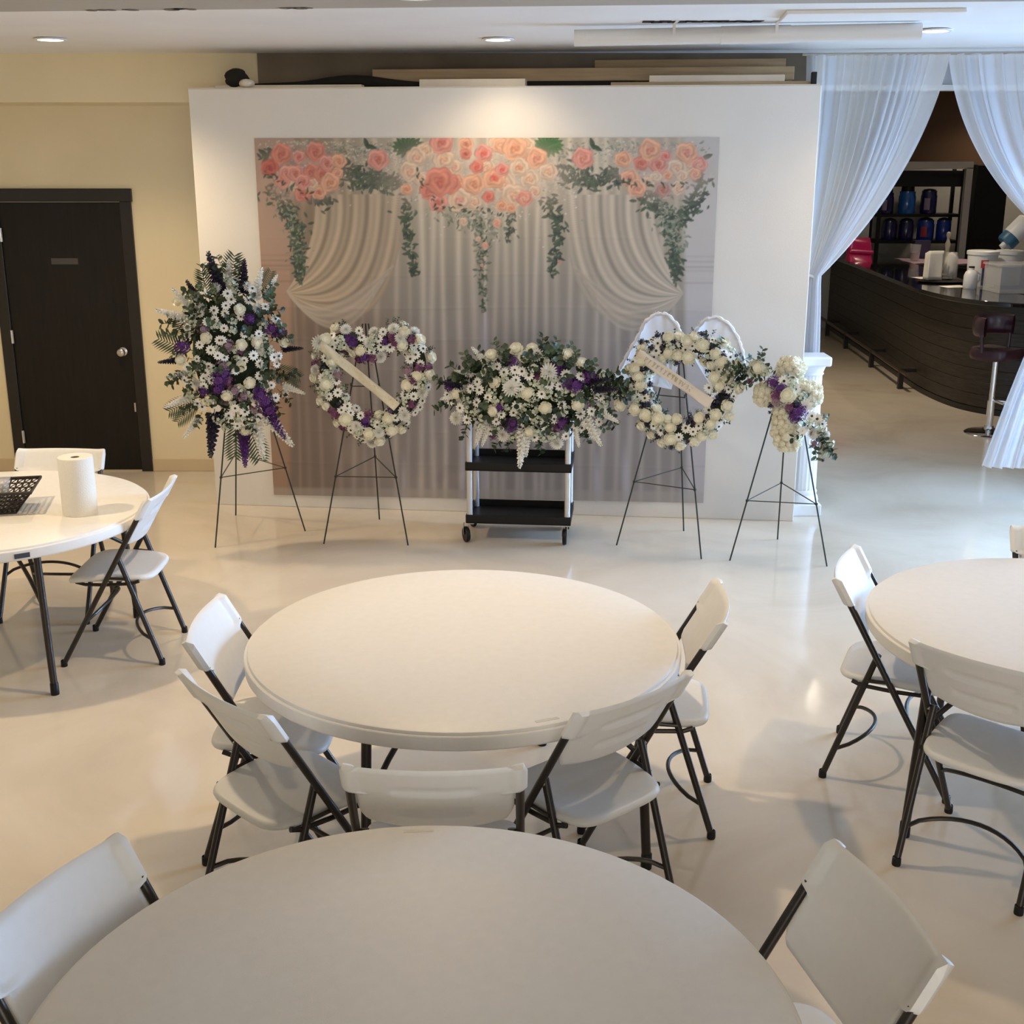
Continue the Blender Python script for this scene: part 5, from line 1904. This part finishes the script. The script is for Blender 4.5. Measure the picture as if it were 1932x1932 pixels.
bucket('white lidded bucket on the bar with a red label', 4.90, 12.98, .155, .36, True)
bucket('white lidded bucket at the right behind the labelled one', 5.24, 13.14, .14, .35)
p = atz(1830, 536, BT)
t = thing('milk_jug', 'small translucent white jug left of the labelled bucket', 'jug', (4.70, 12.72, BT))
MB().lathe([(0, 0), (.065, 0), (.07, .01), (.07, .13), (.055, .17), (.028, .19), (.028, .21), (0, .212)], 22).build('body', M_bucket, t)
MB().tube([(.05, 0, .17), (.095, 0, .15), (.09, 0, .08), (.068, 0, .06)], .010, 8).build('handle', M_bucket, t)
MB().lathe([(0, .212), (.03, .211), (.03, .225), (0, .226)], 14).build('cap', M_black, t)
t = thing('tilted_canister', 'white canister with a blue band leaning on the buckets', 'canister', (5.14, 13.10, BT + .37), 0)
rt = Matrix.Rotation(.75, 3, 'Y')
MB().lathe([(0, .13), (.10, .13), (.105, .15), (.105, .33), (.09, .345), (0, .346)], 26, (0, 0, .035), rt).build('body', M_bucket, t)
MB().lathe([(0, .03), (.09, .03), (.10, .05), (.10, .13), (0, .13)], 26, (0, 0, .035), rt).build('band', mat('teal_blue', (.03, .12, .22), .4), t)
MB().lathe([(0, -.02), (.03, -.02), (.03, .03), (0, .03)], 14, (0, 0, .035), rt).build('spout', M_bucket, t)
t = thing('clear_storage_box', 'clear plastic storage box at the right end of the bar', 'box', (5.06, 12.40, BT), .05)
MB().box2((-.27, -.2, 0), (.27, .2, .006)).box2((-.27, -.2, .006), (.27, -.194, .26)).box2((-.27, .194, .006), (.27, .2, .26)).box2((-.27, -.194, .006), (-.264, .194, .26)).box2((.264, -.194, .006), (.27, .194, .26)).build('tub', M_clear, t, smooth=False)
MB().box((0, 0, .272), (.57, .43, .022)).build('lid', M_clear, t, smooth=False, bevel=.006)
for px, py, sx, sy, lab in ((1796, 541, .26, .20, 'white paper sheet lying on the bar before the tray'), (1738, 525, .16, .26, 'small white paper sheet on the bar left of the napkins')):
    p = atz(px, py, BT)
    o = MB().grid(lambda u, v: Vector(((u - .5) * sx, (v - .5) * sy, .002 + .003 * u * v)), 6, 6).build('paper_sheet', M_paper, None, loc=(p.x + .02, p.y, BT), rz=.2)
    tag(o, lab, 'paper')

# bar stool
sp0 = Vector((4.27, 10.75, 0))
t = thing('bar_stool', 'maroon bar stool with chrome post in front of the bar', 'bar stool', sp0, R(35))
MB().lathe([(0, 0), (.205, 0), (.21, .008), (.19, .022), (.08, .032), (.045, .05), (.04, .07), (0, .07)], 36).build('base', M_chrome, t)
MB().tube([(0, 0, .05), (0, 0, .30)], .034, 18).tube([(0, 0, .30), (0, 0, .66)], .026, 18).build('post', M_chrome, t)
MB().tube([(0, -.03, .30), (-.06, -.16, .30), (.0, -.20, .30), (.06, -.16, .30), (0, -.03, .30)], .012, 8).build('foot_rest', M_chrome, t)
M_maroon = mat('maroon_vinyl', (.045, .012, .020), .3, coat=.2)
superpad(.20, .19, 0, 4, lambda x, y: .76 + .015 * (y / .19) ** 2, .09).build('seat', M_maroon, t, angle=50)


def stool_back(u, v):
    a = PI + PI * u
    th = .022
    c = 2 * PI * v
    r = .205 + th * math.cos(c)
    return Vector((r * math.cos(a) * 1.0, -r * math.sin(a) * 1.0, .96 + .085 * math.sin(c)))


mb = MB()
mb.grid(lambda u, v: stool_back(u, v), 24, 12)
mb.build('backrest', M_maroon, t, angle=70)
for s in (-1, 1):
    MB().tube([(s * .19, .02, .74), (s * .207, .03, .90)], .016, 10).build('arm_support', M_maroon, t)

# lamps of the bar room
for x, y, w, lab in ((3.3, 12.4, 55, 'round recessed lamp over the aisle in front of the bar'), (5.7, 14.0, 26, 'round recessed lamp over the bar'), (6.75, 17.2, 16, 'round recessed lamp before the jug rack')):
    t = thing('recessed_lamp', lab, 'lamp', (x, y, BZ), 0, 'recessed ceiling lamps')
    link('ring', lampme, t)
    link('lens', lensme, t)
    lamp_light((x, y, BZ - .03), w * 3.5, (1.0, .82, .60))
